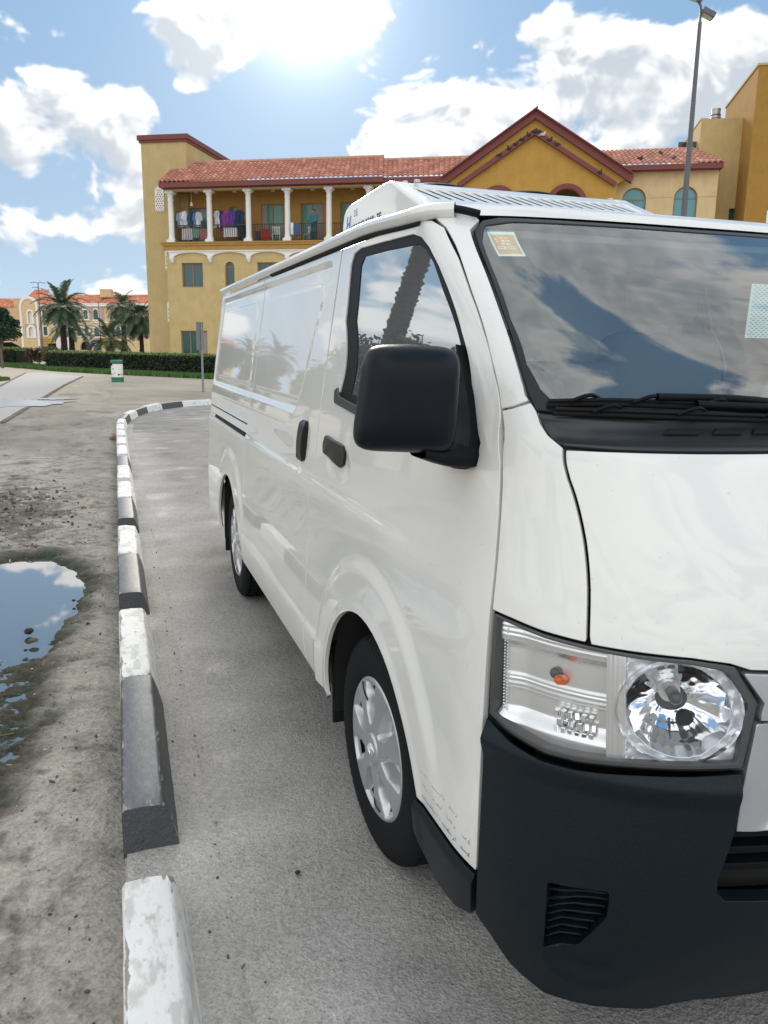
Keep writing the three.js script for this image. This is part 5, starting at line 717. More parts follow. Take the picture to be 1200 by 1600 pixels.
function wheelBits(w) {
  M.hubcap ??= phys([.56, .57, .58], .36, { metalness: .75, clearcoat: .35, clearcoatRoughness: .2 }); M.steelDark ??= mat([.025, .025, .027], .6, { metalness: .4 });
  const NA = 420, NR = 60, R0 = .004, R1 = .2095, NS = 7;
  const spoke = (r, a) => { const t = ((a / (Math.PI * 2) * NS) % 1 + 1) % 1, d = Math.abs(t - .5) * 2 * Math.PI / NS * r; const half = mix(.030, .046, sstep(.06, .20, r)) * (1 + .16 * sstep(.16, .20, r)) - .010 * Math.exp(-(((r - .115) / .03) ** 2)); return (half - d); };
  const h = (r, a) => { let y = .100 + .010 * (1 - (r / .21) ** 2); const s = spoke(r, a), inRing = r > .190 ? sstep(.190, .197, r) : 0, hub = sstep(.082, .070, r); const k = Math.max(sstep(-.004, .006, s), inRing, hub); const deep = .030 * sstep(.20, .12, r) + .010; y -= deep * (1 - k); y -= .004 * sstep(.010, .002, s) * sstep(.09, .12, r) * k * (1 - inRing); y += .004 * sstep(.046, .042, r); y -= .006 * sstep(.198, .2095, r); if (r > .047 && r < .051) y -= .004; return y; };
  const hole = (r, a) => { const s = spoke(r, a); return r > .112 && r < .178 && s < -.010 && (((Math.floor(a / (Math.PI * 2) * NS + .5)) % 2) === 0 || r > .140) && s < -.010 - .02 * Math.abs(r - .15); };
  const p = [], ix = []; for (let j = 0; j <= NR; j++) for (let i = 0; i <= NA; i++) { const r = mix(R0, R1, j / NR), a = i / NA * Math.PI * 2; p.push(-h(r, a), r * Math.sin(a), r * Math.cos(a)); }
  for (let j = 0; j < NR; j++) for (let i = 0; i < NA; i++) { const r = mix(R0, R1, (j + .5) / NR), a = (i + .5) / NA * Math.PI * 2; if (hole(r, a)) continue; const A = j * (NA + 1) + i, B2 = A + 1, C = A + NA + 1, D = C + 1; ix.push(A, B2, D, A, D, C); }
  const g = new THREE.BufferGeometry(); g.setAttribute('position', new THREE.Float32BufferAttribute(p, 3)); g.setIndex(ix); g.computeVertexNormals(); part('hubcap', g, M.hubcap, w);
  part('rim', merge([new THREE.CircleGeometry(.205, 40).rotateY(-Math.PI / 2).translate(-.052, 0, 0), new THREE.CylinderGeometry(.205, .205, .15, 40, 1, true).rotateZ(Math.PI / 2).translate(-.02, 0, 0)]), M.steelDark, w);
  const ring = (rx, ry, t, y = 0) => new THREE.TorusGeometry(1, t, 6, 28).scale(rx, ry, .022).rotateY(-Math.PI / 2).translate(-.1140, y, 0);
  part('emblem', merge([ring(.024, .0165, .10), ring(.0075, .0160, .16), ring(.0165, .0062, .15, .0075)]), M.chromeSoft, w);
  for (const a of [2.05, 4.9]) part('cable_tie', tube([0, 1, 2, 3].map(k => V(-.104 - .004 * Math.sin(k), .165 * Math.sin(a) + (k - 1.5) * .014 * Math.cos(a * 1.7), .165 * Math.cos(a) + (k - 1.5) * .016)), .0022, 5, 10), M.rubber, w);
}
wheel(WF[1] * 0 - .02, .03); wheel(-2.62, 0);

// ---- headlamps
const HL = [[.114, .948], [.154, .945], [.206, .938], [.266, .934], [.330, .931], [.397, .930], [.440, .925], [.455, .922], [.489, .858], [.480, .800], [.470, .738], [.400, .731], [.334, .725], [.253, .714], [.209, .713], [.159, .725], [.110, .745], [.112, .85]];
const HLi = [[.122, .941], [.154, .938], [.206, .931], [.266, .927], [.330, .924], [.397, .922], [.436, .916], [.447, .909], [.476, .855], [.468, .80], [.461, .747], [.400, .740], [.334, .734], [.253, .723], [.209, .722], [.161, .733], [.118, .752], [.120, .85]];
function headlamp(mir) {
  const F = g => mir ? mirrorX(g) : g, h = part('headlamp', F(panel(HL, { cell: .016, step: .01, gap: .003, off: .002, skirt: .02 })), M.lens, van);
  part('bezel', F(panel(HL, { cell: .014, step: .01, gap: .0035, off: -.004, skirt: .09, holes: [HLi] })), M.lampDark ??= mat([.06, .063, .067], .4), h);
  // indicator chamber: ribbed reflector, amber bulbs
  const rib = (s, y) => -.050 + .022 * Math.exp(-(((s - .125) / .02) ** 2)) + .0022 * Math.abs(Math.sin(y * 330)) * (sstep(.890, .895, y) + sstep(.835, .830, y) * sstep(.802, .807, y)) + .010 * sstep(.885, .905, y) + .020 * sstep(.770, .740, y);
  part('indicator_reflector', F(panel([[.122, .752], [.162, .734], [.209, .724], [.253, .725], [.292, .730], [.292, .925], [.266, .926], [.206, .930], [.154, .937], [.124, .940]], { cell: .0035, step: .008, gap: 0, skirt: 0, extra: rib })), M.chromeSoft, h);
  const facets = []; for (let j = 0; j < 3; j++) for (let i = 0; i < 6; i++) { const s = .215 + i * .0105 + (j % 2) * .004, y = .752 + j * .017; const P = body3(s, y, -.040), N = bodyN(s, y); const b = rbox(.0095, .014, .010, .002, 0, 0, 0, 1); b.applyQuaternion(new THREE.Quaternion().setFromUnitVectors(V(0, 0, 1), N.clone().add(V(.25 * Math.sin(i * 2.1 + j), .25 * Math.cos(i + j * 1.7), 0)).normalize())).translate(P.x, P.y, P.z); facets.push(b); } part('reflector_facets', F(merge(facets)), M.chrome, h, STUFF);
  const dots = []; for (let j = 0; j < 26; j++) for (let i = 0; i < 2; i++) { const y = .765 + j * .0062, P = body3(.1285 + i * .006, y, -.022); dots.push(new THREE.SphereGeometry(.0024, 5, 4).translate(P.x, P.y, P.z)); } part('side_reflex', F(merge(dots)), M.chromeSoft, h, STUFF);
  for (const [s, y, r] of [[.222, .850, .0095]]) { const P = body3(s, y, -.036), b = part('bulb', F(new THREE.CapsuleGeometry(r, .018, 5, 12).rotateZ(1.2).rotateY(.5).translate(P.x, P.y, P.z)), M.amber, h); const Q = body3(s - .012, y + .008, -.044); part('bulb_holder', F(new THREE.SphereGeometry(r * 1.15, 10, 8).translate(Q.x, Q.y, Q.z)), M.lampGrey, b); }
  // ribbed divider
  part('divider', F(panel([[.290, .728], [.316, .734], [.316, .924], [.290, .926]], { cell: .003, step: .01, gap: 0, skirt: 0, extra: (s, y) => -.020 + .006 * Math.abs(Math.sin((s - .29) * 480)) })), M.chromeSoft, h);
  // main chamber: plate with a round opening, faceted bowl, shielded bulb
  const cs = .385, cyy = .832, circ = Array.from({ length: 28 }, (_, i) => { const a = i / 28 * Math.PI * 2; return [cs + (.070 + .003 * Math.cos(a * 2)) * Math.cos(a), cyy + .087 * Math.sin(a)]; });
  part('lamp_plate', F(panel([[.316, .734], [.40, .742], [.459, .748], [.466, .80], [.475, .853], [.447, .906], [.436, .912], [.397, .918], [.316, .922]], { cell: .008, step: .01, gap: 0, off: -.018, skirt: .03, holes: [circ], extra: (s, y) => .0012 * Math.sin(s * 700) * Math.sin(y * 620) })), M.lampPlate, h);
  const fr2 = bodyFrame(cs, cyy, -.018), q = new THREE.Quaternion().setFromRotationMatrix(new THREE.Matrix4().makeBasis(fr2.ds, fr2.dy, fr2.N));
  const bg = gridGeo(84, 18, (u, v) => { const a = u * Math.PI * 2, t = v, r = .002 + .106 * t, fl = .0011 * Math.abs(Math.sin(a * 9)) * sstep(.25, .5, t) + .0010 * Math.abs(Math.sin(t * 16)) * (Math.sin(a) > .3 || Math.sin(a) < -.72 ? 1 : 0); return [r * Math.cos(a), r * .88 * Math.sin(a), -.080 * (1 - t * t) + fl]; }); bg.applyQuaternion(q).translate(fr2.P.x, fr2.P.y, fr2.P.z); part('bowl', F(bg), M.chrome, h);
  const loc = (g, x, y, z) => { g.translate(x, y, z).applyQuaternion(q).translate(fr2.P.x, fr2.P.y, fr2.P.z); return F(g); };
  part('bulb_shield', loc(merge([new THREE.SphereGeometry(.0125, 14, 10), new THREE.CylinderGeometry(.011, .011, .03, 14).rotateX(Math.PI / 2).translate(0, 0, -.016)]), -.002, .016, -.025), M.lampGrey, h);
  part('bulb_socket', loc(new THREE.CylinderGeometry(.019, .022, .02, 18).rotateX(Math.PI / 2), -.006, .016, -.068), M.chromeSoft, h);
  part('drain_port', loc(merge([new THREE.CylinderGeometry(.014, .014, .012, 18).rotateX(Math.PI / 2)]), .022, -.032, -.062), M.under, h);
  part('lamp_back', F(panel(HL, { cell: .03, gap: .004, off: -.092, skirt: 0 })), M.lampGrey, h);
}
headlamp(false); headlamp(true);

// ---- bumper, grille, skirts
const fogSD = roundPoly([edge(.222, .300, .268, .316), edge(.268, .316, .300, .40), edge(.300, .40, .304, .486), edge(.304, .486, .222, .470), edge(.222, .470, .222, .300)], .006);
const dishSD = (s, y) => Math.hypot((s - .285) / .062, (y - .345) / .125) - 1;
const bumpX = (s, y) => { const t = s > SM / 2 ? SM - s : s; let d = .006 + .014 * sstep(.735, .700, y) - .010 * sstep(.70, .66, y) ; d -= .020 * sstep(.15, -.35, dishSD(t, y)) * sstep(.20, .27, y); d -= .014 * sstep(.006, -.006, y - (.186 + (t - .41) * .50)) * sstep(.38, .42, t) * sstep(.25, .21, y - .5 * (t - .41)); return d; };
const bumpL = [[SEAM(.40) + .004, .286], [.136, .257], [.174, .201], [.229, .157], [.30, .158], [.41, .176], [.50, .176], [.70, .176]];
const bumpTop = [[.700, .488], [.520, .488], [.452, .490], [.441, .505], [.441, .530], [.455, .600], [.462, .640], [.466, .735], [.400, .727], [.334, .721], [.253, .710], [.209, .709], [.159, .721], [.112, .741]];
const fogPoly = [[.222, .306], [.226, .301], [.262, .310], [.270, .318], [.299, .396], [.303, .410], [.304, .480], [.300, .485], [.226, .471], [.222, .466]];
part('front_bumper', panel([...bumpL, ...mirS(bumpL), ...mirS(bumpTop), ...bumpTop], { cell: .0075, step: .01, gap: .003, skirt: .03, extra: bumpX, holes: [fogPoly, mirS(fogPoly)] }), M.bumper, van);
both('vent_backing', () => panel([[.21, .28], [.315, .28], [.315, .50], [.21, .50]], { cell: .015, gap: 0, off: -.032, skirt: 0, extra: bumpX }), M.under);
const fogR = y => y < .400 ? mix(.268, .300, clamp((y - .316) / .084)) : mix(.300, .304, (y - .40) / .086);
for (const sg of [0, 1]) for (let i = 0; i < 8; i++) { const y = .308 + i * .0213, ra = fogR(y + .012) - .003, rb = fogR(y + .024) - .003, sl = .24; const g = panel([[.2235, y], [ra, y + (ra - .224) * sl], [rb, y + .012 + (rb - .224) * sl], [.2235, y + .012]], { cell: .01, gap: 0, off: -.012, skirt: .012, extra: (s, y2) => bumpX(s, y2) - .010 * sstep(y + .010, y, y2 - (s - .224) * sl) }); part('vent_slat', sg ? mirrorX(g) : g, M.bumper, van); }
both('side_skirt', () => panel([...zyD([[.372, .300], [.42, .262]]), [-.03, .232], [.05, .245], [SEAM(.40) - .002, .280], [SEAM(.39) - .002, .384], [.0, .384], ...zyD([[.378, .384]])], { cell: .012, step: .012, gap: .002, off: .004, skirt: .03, extra: (s, y) => .010 * sstep(.384, .368, y) }), M.bumper);
part('grille_bar', panel([[.462, .912], [.493, .860], [.487, .828], [.70, .826], ...mirS([[.462, .912], [.493, .860], [.487, .828], [.70, .826]]), [SM - .70, .906], [.70, .906]], { cell: .015, step: .012, gap: .003, off: .004, skirt: .05 }), M.silver, van);
part('grille', panel([[.485, .822], [.474, .742], [.468, .70], [.463, .618], [.70, .612], ...mirS([[.485, .822], [.474, .742], [.468, .70], [.463, .618], [.70, .612]])], { cell: .012, step: .012, gap: .003, off: -.002, skirt: .05, extra: (s, y) => { const t = s > SM / 2 ? SM - s : s; return -.010 * sstep(.49, .515, t) * sstep(.60, .64, y); } }), M.silver, van);
for (const y of [.525, .560, .592]) part('grille_slat', panel([[.448, y], [SM - .448, y], [SM - .448, y + .009], [.448, y + .009]], { cell: .03, gap: 0, off: -.030, skirt: .03 }), M.blackTrim, van);
part('grille_backing', panel([[.43, .46], [SM - .43, .46], [SM - .43, .70], [SM - .50, .72], [SM - .50, .84], [.50, .84], [.50, .72], [.43, .70]], { cell: .04, gap: 0, off: -.058, skirt: 0 }), M.under, van);

// ---- mirror, handles
{ const P = (x, y, z) => V(x, y, z); // housing: rounded shell, seen from its front
  const mc = V(-.927, 1.350, .53), shell = gridGeo(48, 40, (u, v) => { const a = u * Math.PI * 2, b = (v - .5) * Math.PI, n = .31, c = Math.cos(b), sp = x => Math.sign(x) * Math.pow(Math.abs(x), n); let x = sp(Math.cos(a)) * Math.pow(c, .40) * .099, y = sp(Math.sin(a)) * Math.pow(c, .40) * .104; const zz = Math.sin(b), z = (zz > 0 ? .058 * Math.pow(zz, .9) : .042 * zz); x *= 1 - .10 * (y / .1) * (x < 0 ? 1 : -.05); y += x < 0 ? .05 * x * (y > 0 ? 1 : -.35) : -.02 * x; return [x, y, z]; });
  shell.rotateY(-.10).rotateZ(-.03).translate(mc.x, mc.y, mc.z); const sh2 = shell;
  both('mirror_housing', () => sh2, phys([.005, .008, .012], .36, { specularIntensity: .40 }));
  both('mirror_glass', () => rbox(.135, .145, .006, .003, mc.x, mc.y, mc.z - .041), M.chrome);
  const A = body3(-.005, 1.232, .012), arm = gridGeo(20, 16, (u, v) => { const a = u * Math.PI * 2, t = v, C = V(-.905, 1.247, .535).lerp(V(A.x, 1.232, A.z + .045), t), sp = x => Math.sign(x) * Math.pow(Math.abs(x), .55); return [C.x + .004 * sp(Math.cos(a)), C.y + mix(.012, .024, t) * sp(Math.sin(a)) - .006 * Math.sin(t * 3.14), C.z + mix(.034, .05, t) * sp(Math.cos(a))]; });
  both('mirror_arm', () => arm, M.blackTrim);
  both('mirror_base', () => panel([[-.075, 1.207], [.02, 1.202], [.058, 1.215], [.066, 1.240], [.060, 1.272], [.034, 1.320], [.010, 1.374], [-.003, 1.420], [-.012, 1.452], [-.022, 1.400], [-.030, 1.330], [-.030, 1.270], [-.045, 1.240], [-.080, 1.225]], { cell: .01, step: .012, gap: 0, off: .016, skirt: .03, extra: (s, y) => .012 * sstep(1.30, 1.22, y) }), M.blackTrim);
  for (const y of [1.326, 1.383]) both('mirror_rib', () => { const p = body3(-.026, y, .022); return new THREE.ConeGeometry(.008, .03, 8).rotateZ(Math.PI / 2).scale(1, .6, 1.6).translate(p.x - .008, p.y, p.z); }, M.blackTrim);
  both('door_handle', () => { const o = zyD([[-.60, 1.118], [-.585, 1.100], [-.40, 1.076], [-.365, 1.090], [-.358, 1.128], [-.375, 1.142], [-.57, 1.155], [-.598, 1.147]], .01); return panel(o, { cell: .008, step: .008, gap: 0, off: .007, skirt: .03, extra: (s, y) => { const z = bs(y) + s; return .007 * Math.sin(clamp((z + .60) / .24) * Math.PI) + .002 * sstep(.012, 0, Math.abs(y - 1.115) - .014); } }); }, M.handle = phys([.010, .012, .015], .34, { specularIntensity: .7 }));
  both('slide_handle', () => { const o = zyD([[-.945, 1.036], [-.935, 1.026], [-.885, 1.026], [-.872, 1.040], [-.872, 1.160], [-.885, 1.176], [-.935, 1.176], [-.946, 1.164]], .01); return panel(o, { cell: .007, step: .008, gap: 0, off: .008, skirt: .025, extra: (s, y) => .016 * Math.sqrt(clamp(1 - ((y - 1.10) / .075) ** 2)) }); }, M.handle);
}
// ---- cabin
{ const seat = (x, hasRest, top) => { const s = part('seat', merge([rbox(.46, .16, .48, .05, x, .92, -.12, 4), new RoundedBoxGeometry(.46, .58, .15, 4, .06).rotateX(-.20).translate(x, top - .28, -.34)]), M.seat, van); if (hasRest) part('headrest', merge([new RoundedBoxGeometry(.27, .19, .11, 4, .05).rotateX(-.15).translate(x, top + .13, -.40), cyl(.008, .008, .12, x - .05, top + .02, -.39, 8), cyl(.008, .008, .12, x + .05, top + .02, -.39, 8)]), M.seat, s); };
  seat(-.42, 0, 1.50); seat(.0, 0, 1.40); seat(.36, 1, 1.50);
  part('dashboard', merge([rbox(1.42, .14, .42, .05, 0, 1.235, .42, 4), rbox(1.4, .5, .2, .05, 0, .95, .42, 3), rbox(.42, .10, .22, .04, .42, 1.325, .34, 4)]), mat([.30, .32, .31], .75), van);
  part('steering_wheel', new THREE.TorusGeometry(.19, .014, 10, 36).rotateX(-1.0).translate(.42, 1.30, .16), M.blackTrim, van);
  part('bulkhead', box(1.34, 1.35, .02, 0, 1.10, -.66), M.liner, van); part('cab_floor', box(1.45, .04, 1.2, 0, .74, -.1), M.seat, van);
  part('headliner', rbox(1.28, .02, .68, .008, 0, 1.742, -.31), M.liner, van);
  part('interior_mirror', rbox(.22, .06, .03, .012, .02, 1.66, .16, 3), M.blackTrim, van);
  const stTex = canvasTex(128, 160, (c, w, h) => { c.fillStyle = '#e6efe9'; c.fillRect(0, 0, w, h); c.fillStyle = '#e8a566'; c.fillRect(9, 20, w - 18, h - 34); c.fillStyle = '#f6ead2'; for (const [x, y, a, b] of [[50, 40, 10, 8], [70, 40, 16, 6], [52, 56, 14, 12], [72, 58, 18, 8], [48, 76, 12, 9], [66, 78, 22, 8], [22, 44, 8, 10], [26, 62, 6, 8]]) c.fillRect(x, y, a, b); c.fillStyle = '#dfeaf0'; c.fillRect(18, 98, 40, 16); c.fillRect(66, 98, 40, 16); c.fillStyle = '#4a7fa8'; for (let i = 0; i < 5; i++) c.fillRect(70 + i * 7, 102, 4, 8); c.fillStyle = '#8ab0c0'; c.fillRect(24, 103, 26, 6); });
  const sU = (s0, s1, y0, y1, sk = 0) => (s, y) => [(s - s0 - sk * (y1 - y)) / (s1 - s0), (y - y0) / (y1 - y0)];
  part('permit_sticker', panel([[.153, 1.655], [.190, 1.655], [.185, 1.722], [.148, 1.722]], { cell: .01, gap: 0, skirt: 0, off: -.0035, uv: sU(.148, .185, 1.655, 1.722, .07) }), mat([1, 1, 1], .5, { map: stTex }), van);
  const cdTex = canvasTex(128, 256, (c, w, h) => { c.fillStyle = '#e9eef0'; c.fillRect(0, 0, w, h); c.fillStyle = '#8fa0a6'; for (let j = 0; j < 26; j++) for (let i = 0; i < 12; i++) { c.beginPath(); c.arc(8 + i * 10 + (j % 2) * 5, 8 + j * 9.6, 2.6, 0, 7); c.fill(); } });
  part('dotted_card', new THREE.PlaneGeometry(.20, .135, 1, 1).rotateX(.05).translate(.195, 1.550, .30), mat([1, 1, 1], .6, { map: cdTex }), van);
}
// ---- faded painted lettering low on the door
{ const tx = canvasTex(1024, 384, (c, w, h) => { c.clearRect(0, 0, w, h); const r = mulberry(5);
    // strokes of the worn Arabic lines: load figures above, number of passengers below
    const st = (pts, lw, al) => { c.strokeStyle = `rgba(40,44,46,${al})`; c.lineWidth = lw; c.lineCap = 'round'; c.lineJoin = 'round'; c.beginPath(); pts.forEach(([x, y], i) => i ? c.lineTo(x, y) : c.moveTo(x, y)); c.stroke(); };
    const dot = (x, y, al, s = 5) => { c.fillStyle = `rgba(40,44,46,${al})`; c.fillRect(x, y, s, s); };
    const lineOf = (y, k, al, items) => { for (const [t, x, l] of items) { if (t === 'd') { st([[x, y - 26], [x + 4, y + 4]], 6, al); } if (t === '2') { st([[x, y - 24], [x + 10, y - 18], [x + 18, y - 26]], 5, al); st([[x + 2, y - 24], [x + 4, y + 6]], 6, al); } if (t === '5') { c.strokeStyle = `rgba(40,44,46,${al})`; c.lineWidth = 5; c.beginPath(); c.arc(x + 10, y - 6, 9, 0, 7); c.stroke(); } if (t === '0') dot(x, y - 10, al, 9); if (t === '3') { st([[x, y - 24], [x + 6, y - 16], [x + 12, y - 24], [x + 18, y - 16]], 5, al); st([[x, y - 24], [x + 3, y + 6]], 6, al); }
      if (t === 'l') st([[x, y], [x + l, y]], 7, al); if (t === 'a') st([[x, y - 30], [x, y]], 6, al); if (t === 'b') { st([[x, y - 10], [x, y], [x + l, y], [x + l, y - 12]], 6, al); dot(x + l * .4, y + 12, al); } if (t === 'r') st([[x, y - 6], [x + 6, y + 6], [x - 10, y + 16]], 6, al); if (t === 'e') { st([[x + 14, y - 20], [x, y - 14], [x + 12, y - 6], [x - 6, y + 8], [x + 16, y + 12]], 5, al); } if (t === 'm') { c.strokeStyle = `rgba(40,44,46,${al})`; c.lineWidth = 6; c.beginPath(); c.arc(x, y - 2, 8, 0, 7); c.stroke(); } if (t === ':') { dot(x, y - 18, al, 6); dot(x, y - 4, al, 6); } if (t === 't') { dot(x, y - 34, al); dot(x + 9, y - 34, al); } } };
    lineOf(86, 0, .42, [['2', 70], ['d', 110], ['2', 150], ['2', 190], ['0', 240], [':', 290], ['m', 340], ['t', 336], ['l', 350, 130], ['r', 505], ['a', 540], ['b', 565, 24], ['m', 690], ['l', 700, 60], ['r', 790]]);
    lineOf(196, 1, .55, [['2', 96], ['2', 140], ['5', 184], ['0', 232], [':', 300], ['m', 360], ['t', 356], ['r', 410], ['m', 450], ['l', 456, 70], ['a', 535], ['b', 640, 60], ['t', 650], ['m', 720], ['r', 770], ['b', 880, 40], ['e', 950]]);
    lineOf(306, 2, .85, [['b', 60, 60], ['a', 150], ['l', 150, 150], ['a', 300], ['a', 330], ['b', 340, 60], ['3', 440], [':', 500], ['b', 560, 110], ['a', 680], ['l', 600, 130], ['r', 760], ['a', 790], ['m', 870], ['l', 880, 60], ['e', 950]]);
    for (let i = 0; i < 900; i++) c.clearRect(r() * w, r() * h, 2 + r() * 9, 2 + r() * 4); });
  const s0 = z2s(.405, .44), s1 = SEAM(.44) - .006;
  part('door_lettering', panel([[s0, .392], [s1, .392], [s1, .50], [s0, .50]], { cell: .015, gap: 0, skirt: 0, off: .0012, uv: (s, y) => [(s - s0) / (s1 - s0), (y - .392) / .108] }), mat([1, 1, 1], .6, { map: tx, transparent: true }), doorL); }
// ---- cooling unit on the roof
{ const prof = [[-1.44, 1.80], [-1.41, 1.945], [-1.395, 1.975], [-1.37, 1.990], [-1.335, 1.998], [-.93, 2.008], [-.86, 2.007], [-.815, 1.998], [-.785, 1.984]];
  const front = [[-.785, 1.984], [-.53, 1.884]], W = .475;
  const side = [...prof, ...[[-.50, 1.868], [-.47, 1.80]]].map(([z, y]) => [-z, y]);
  const u = part('cooling_unit', (() => { const s = extr(side.slice().reverse(), .05, [], .012).rotateY(-Math.PI / 2); const a = s.clone().rotateY(0); const L = s.clone(); return L; })().translate(-W + .035, 0, 0).applyMatrix4(new THREE.Matrix4().makeScale(1, 1, 1)), M.paintPlain, van);
  u.geometry = (() => { const g = []; for (const sg of [-1, 1]) { const e = new THREE.ExtrudeGeometry(shapeOf(side.map(([a, y]) => [a, y])), { depth: .035, bevelEnabled: true, bevelSize: .012, bevelThickness: .018, bevelSegments: 5, curveSegments: 6 }); e.rotateY(Math.PI / 2); e.translate(sg < 0 ? -W : W - .035, 0, 0); g.push(e); } 
    const sk = gridGeo(30, prof.length - 1, (uu, v, i, j) => [mix(-W + .02, W - .02, uu), prof[j][1] + .0105, prof[j][0]]); g.push(sk); return merge(g); })();
  const bars = 19, x0 = -W + .05, x1 = W - .05, pitch = (x1 - x0) / bars, dz = front[1][0] - front[0][0], dy = front[1][1] - front[0][1], L = Math.hypot(dz, dy), ang = Math.atan2(-dy, dz);
  const place = (g, x, t, o = 0) => g.rotateX(ang).translate(x, mix(front[0][1], front[1][1], t) + .006 + o, mix(front[0][0], front[1][0], t));
  for (const [t, l] of [[.07, .14], [.86, .28]]) part('louvre_frame', place(rbox(2 * W - .05, .012, L * l, .004), 0, t), M.paintPlain, u);
  for (let i = 0; i <= bars; i++) { const sh = new THREE.Matrix4().makeShear(0, 0, 0, 0, .38, 0); const g = rbox(pitch * .54, .004, L * .62, .0018); const p = g.attributes.position; for (let k = 0; k < p.count; k++) p.setX(k, p.getX(k) + p.getZ(k) * .30); part('louvre', place(g, x0 + i * pitch, .43), M.paintPlain, u); }
  part('condenser', place(box(2 * W - .06, .01, L * .98), 0, .5, -.05), M.under, u);
  for (const x of [-.235, .165]) part('fan_guard', merge([cyl(.145, .165, .028, x, 2.022, -1.06, 32), cyl(.11, .145, .012, x, 2.040, -1.06, 32)]), M.blackTrim, u);
  for (const [x, z] of [[-.43, -.84], [-.40, -.80], [.43, -.84]]) part('bolt', cyl(.010, .012, .010, x, 2.014, z, 10), M.steel, u);
  const tx = canvasTex(512, 128, (c, w, h) => { c.clearRect(0, 0, w, h); c.fillStyle = 'rgba(70,130,200,.75)'; c.font = 'italic bold 92px sans-serif'; c.fillText('H', 20, 104); c.fillStyle = 'rgba(90,130,185,.55)'; c.font = 'bold 40px sans-serif'; c.fillText('DE', 130, 52); c.fillStyle = 'rgba(70,85,105,.85)'; c.font = 'bold 44px sans-serif'; c.fillText('HRMNT-250R', 96, 112); c.fillStyle = 'rgba(30,34,40,.95)'; c.fillText('TE', 396, 112); });
  u.position.y = .010; part('unit_lettering', new THREE.PlaneGeometry(.56, .125).rotateY(-Math.PI / 2).translate(-W - .0195, 1.938, -1.12), mat([1, 1, 1], .5, { map: tx, transparent: true }), u);
}

// ================================================================ STREET FURNITURE, VEHICLES, PEOPLE
M.galv = mat([.30, .31, .32], .5, { metalness: .6 }); M.pole = mat([.13, .135, .14], .5, { metalness: .4 });
{ const p = at(1068, 340, 24), t = thing('street_lamp', 'tall grey street lamp with two floodlight heads above the right wing', 'street lamp', [p.x, GY, p.z]);
  const top = at(1095, 60, 24.15).y; part('pole', new THREE.CylinderGeometry(.055, .125, top, 16).translate(0, top / 2, 0), M.pole, t); part('base_plate', rbox(.4, .05, .4, .01, 0, .05, 0), M.pole, t);
  const c = Math.cos(YAW), s = Math.sin(YAW); part('bracket', tube([[-.16 * c, top + .62, -.16 * s], [-.02 * c, top + .42, -.02 * s], [0, top - .05, 0]], .035, 8, 12), M.pole, t);
  for (const [k, dx, dy, rz] of [[0, -.17, .66, -.30], [1, .20, .22, -.42]]) { const h = part('lamp_head', new RoundedBoxGeometry(.40, .17, .30, 3, .03).rotateZ(rz).rotateY(-YAW).translate(dx * c, top + dy, dx * s), M.pole, t); part('lens', new THREE.BoxGeometry(.32, .012, .24).translate(0, -.083, 0).rotateZ(rz).rotateY(-YAW).translate(dx * c, top + dy, dx * s), M.lampPlate, h); } }
function farLamp(px, py, pyTop, depth, arm, label) { const p = at(px, py, depth), tp = at(px, pyTop, depth).y, t = thing('street_lamp', label, 'street lamp', [p.x, GY, p.z]); part('pole', new THREE.CylinderGeometry(.05, .10, tp, 10).translate(0, tp / 2, 0), M.pole, t); for (const sg of [-1, 1]) { part('arm', tube([[0, tp - .05, 0], [sg * arm * .5, tp + .03, sg * arm * .08], [sg * arm, tp, sg * arm * .15]], .035, 6, 8), M.pole, t); part('lamp_head', rbox(.42, .07, .18, .02, sg * (arm + .08), tp - .02, sg * arm * .15), M.galv, t); } }
farLamp(67, 546, 443, 92, .55, 'thin double arm street lamp left of the tallest palm');
farLamp(158, 546, 472, 108, .5, 'distant double arm street lamp before the shop signs');
{ const t = thing('sign_post', 'grey sign post on the pavement beside the van, its plate seen nearly edge on', 'sign post', [1.42, GY, -23.9]);
  part('post', cyl(.032, .035, 2.1, 0, 1.05, 0, 12), M.galv, t); part('sign_plate', rbox(.62, .86, .02, .008, 0, 1.74, 0).rotateY(1.12).translate(-.045, 0, .02), mat([.22, .225, .23], .5), t); for (const y of [1.5, 1.95]) part('clamp', rbox(.09, .05, .10, .01, 0, y, 0), M.galv, t); }
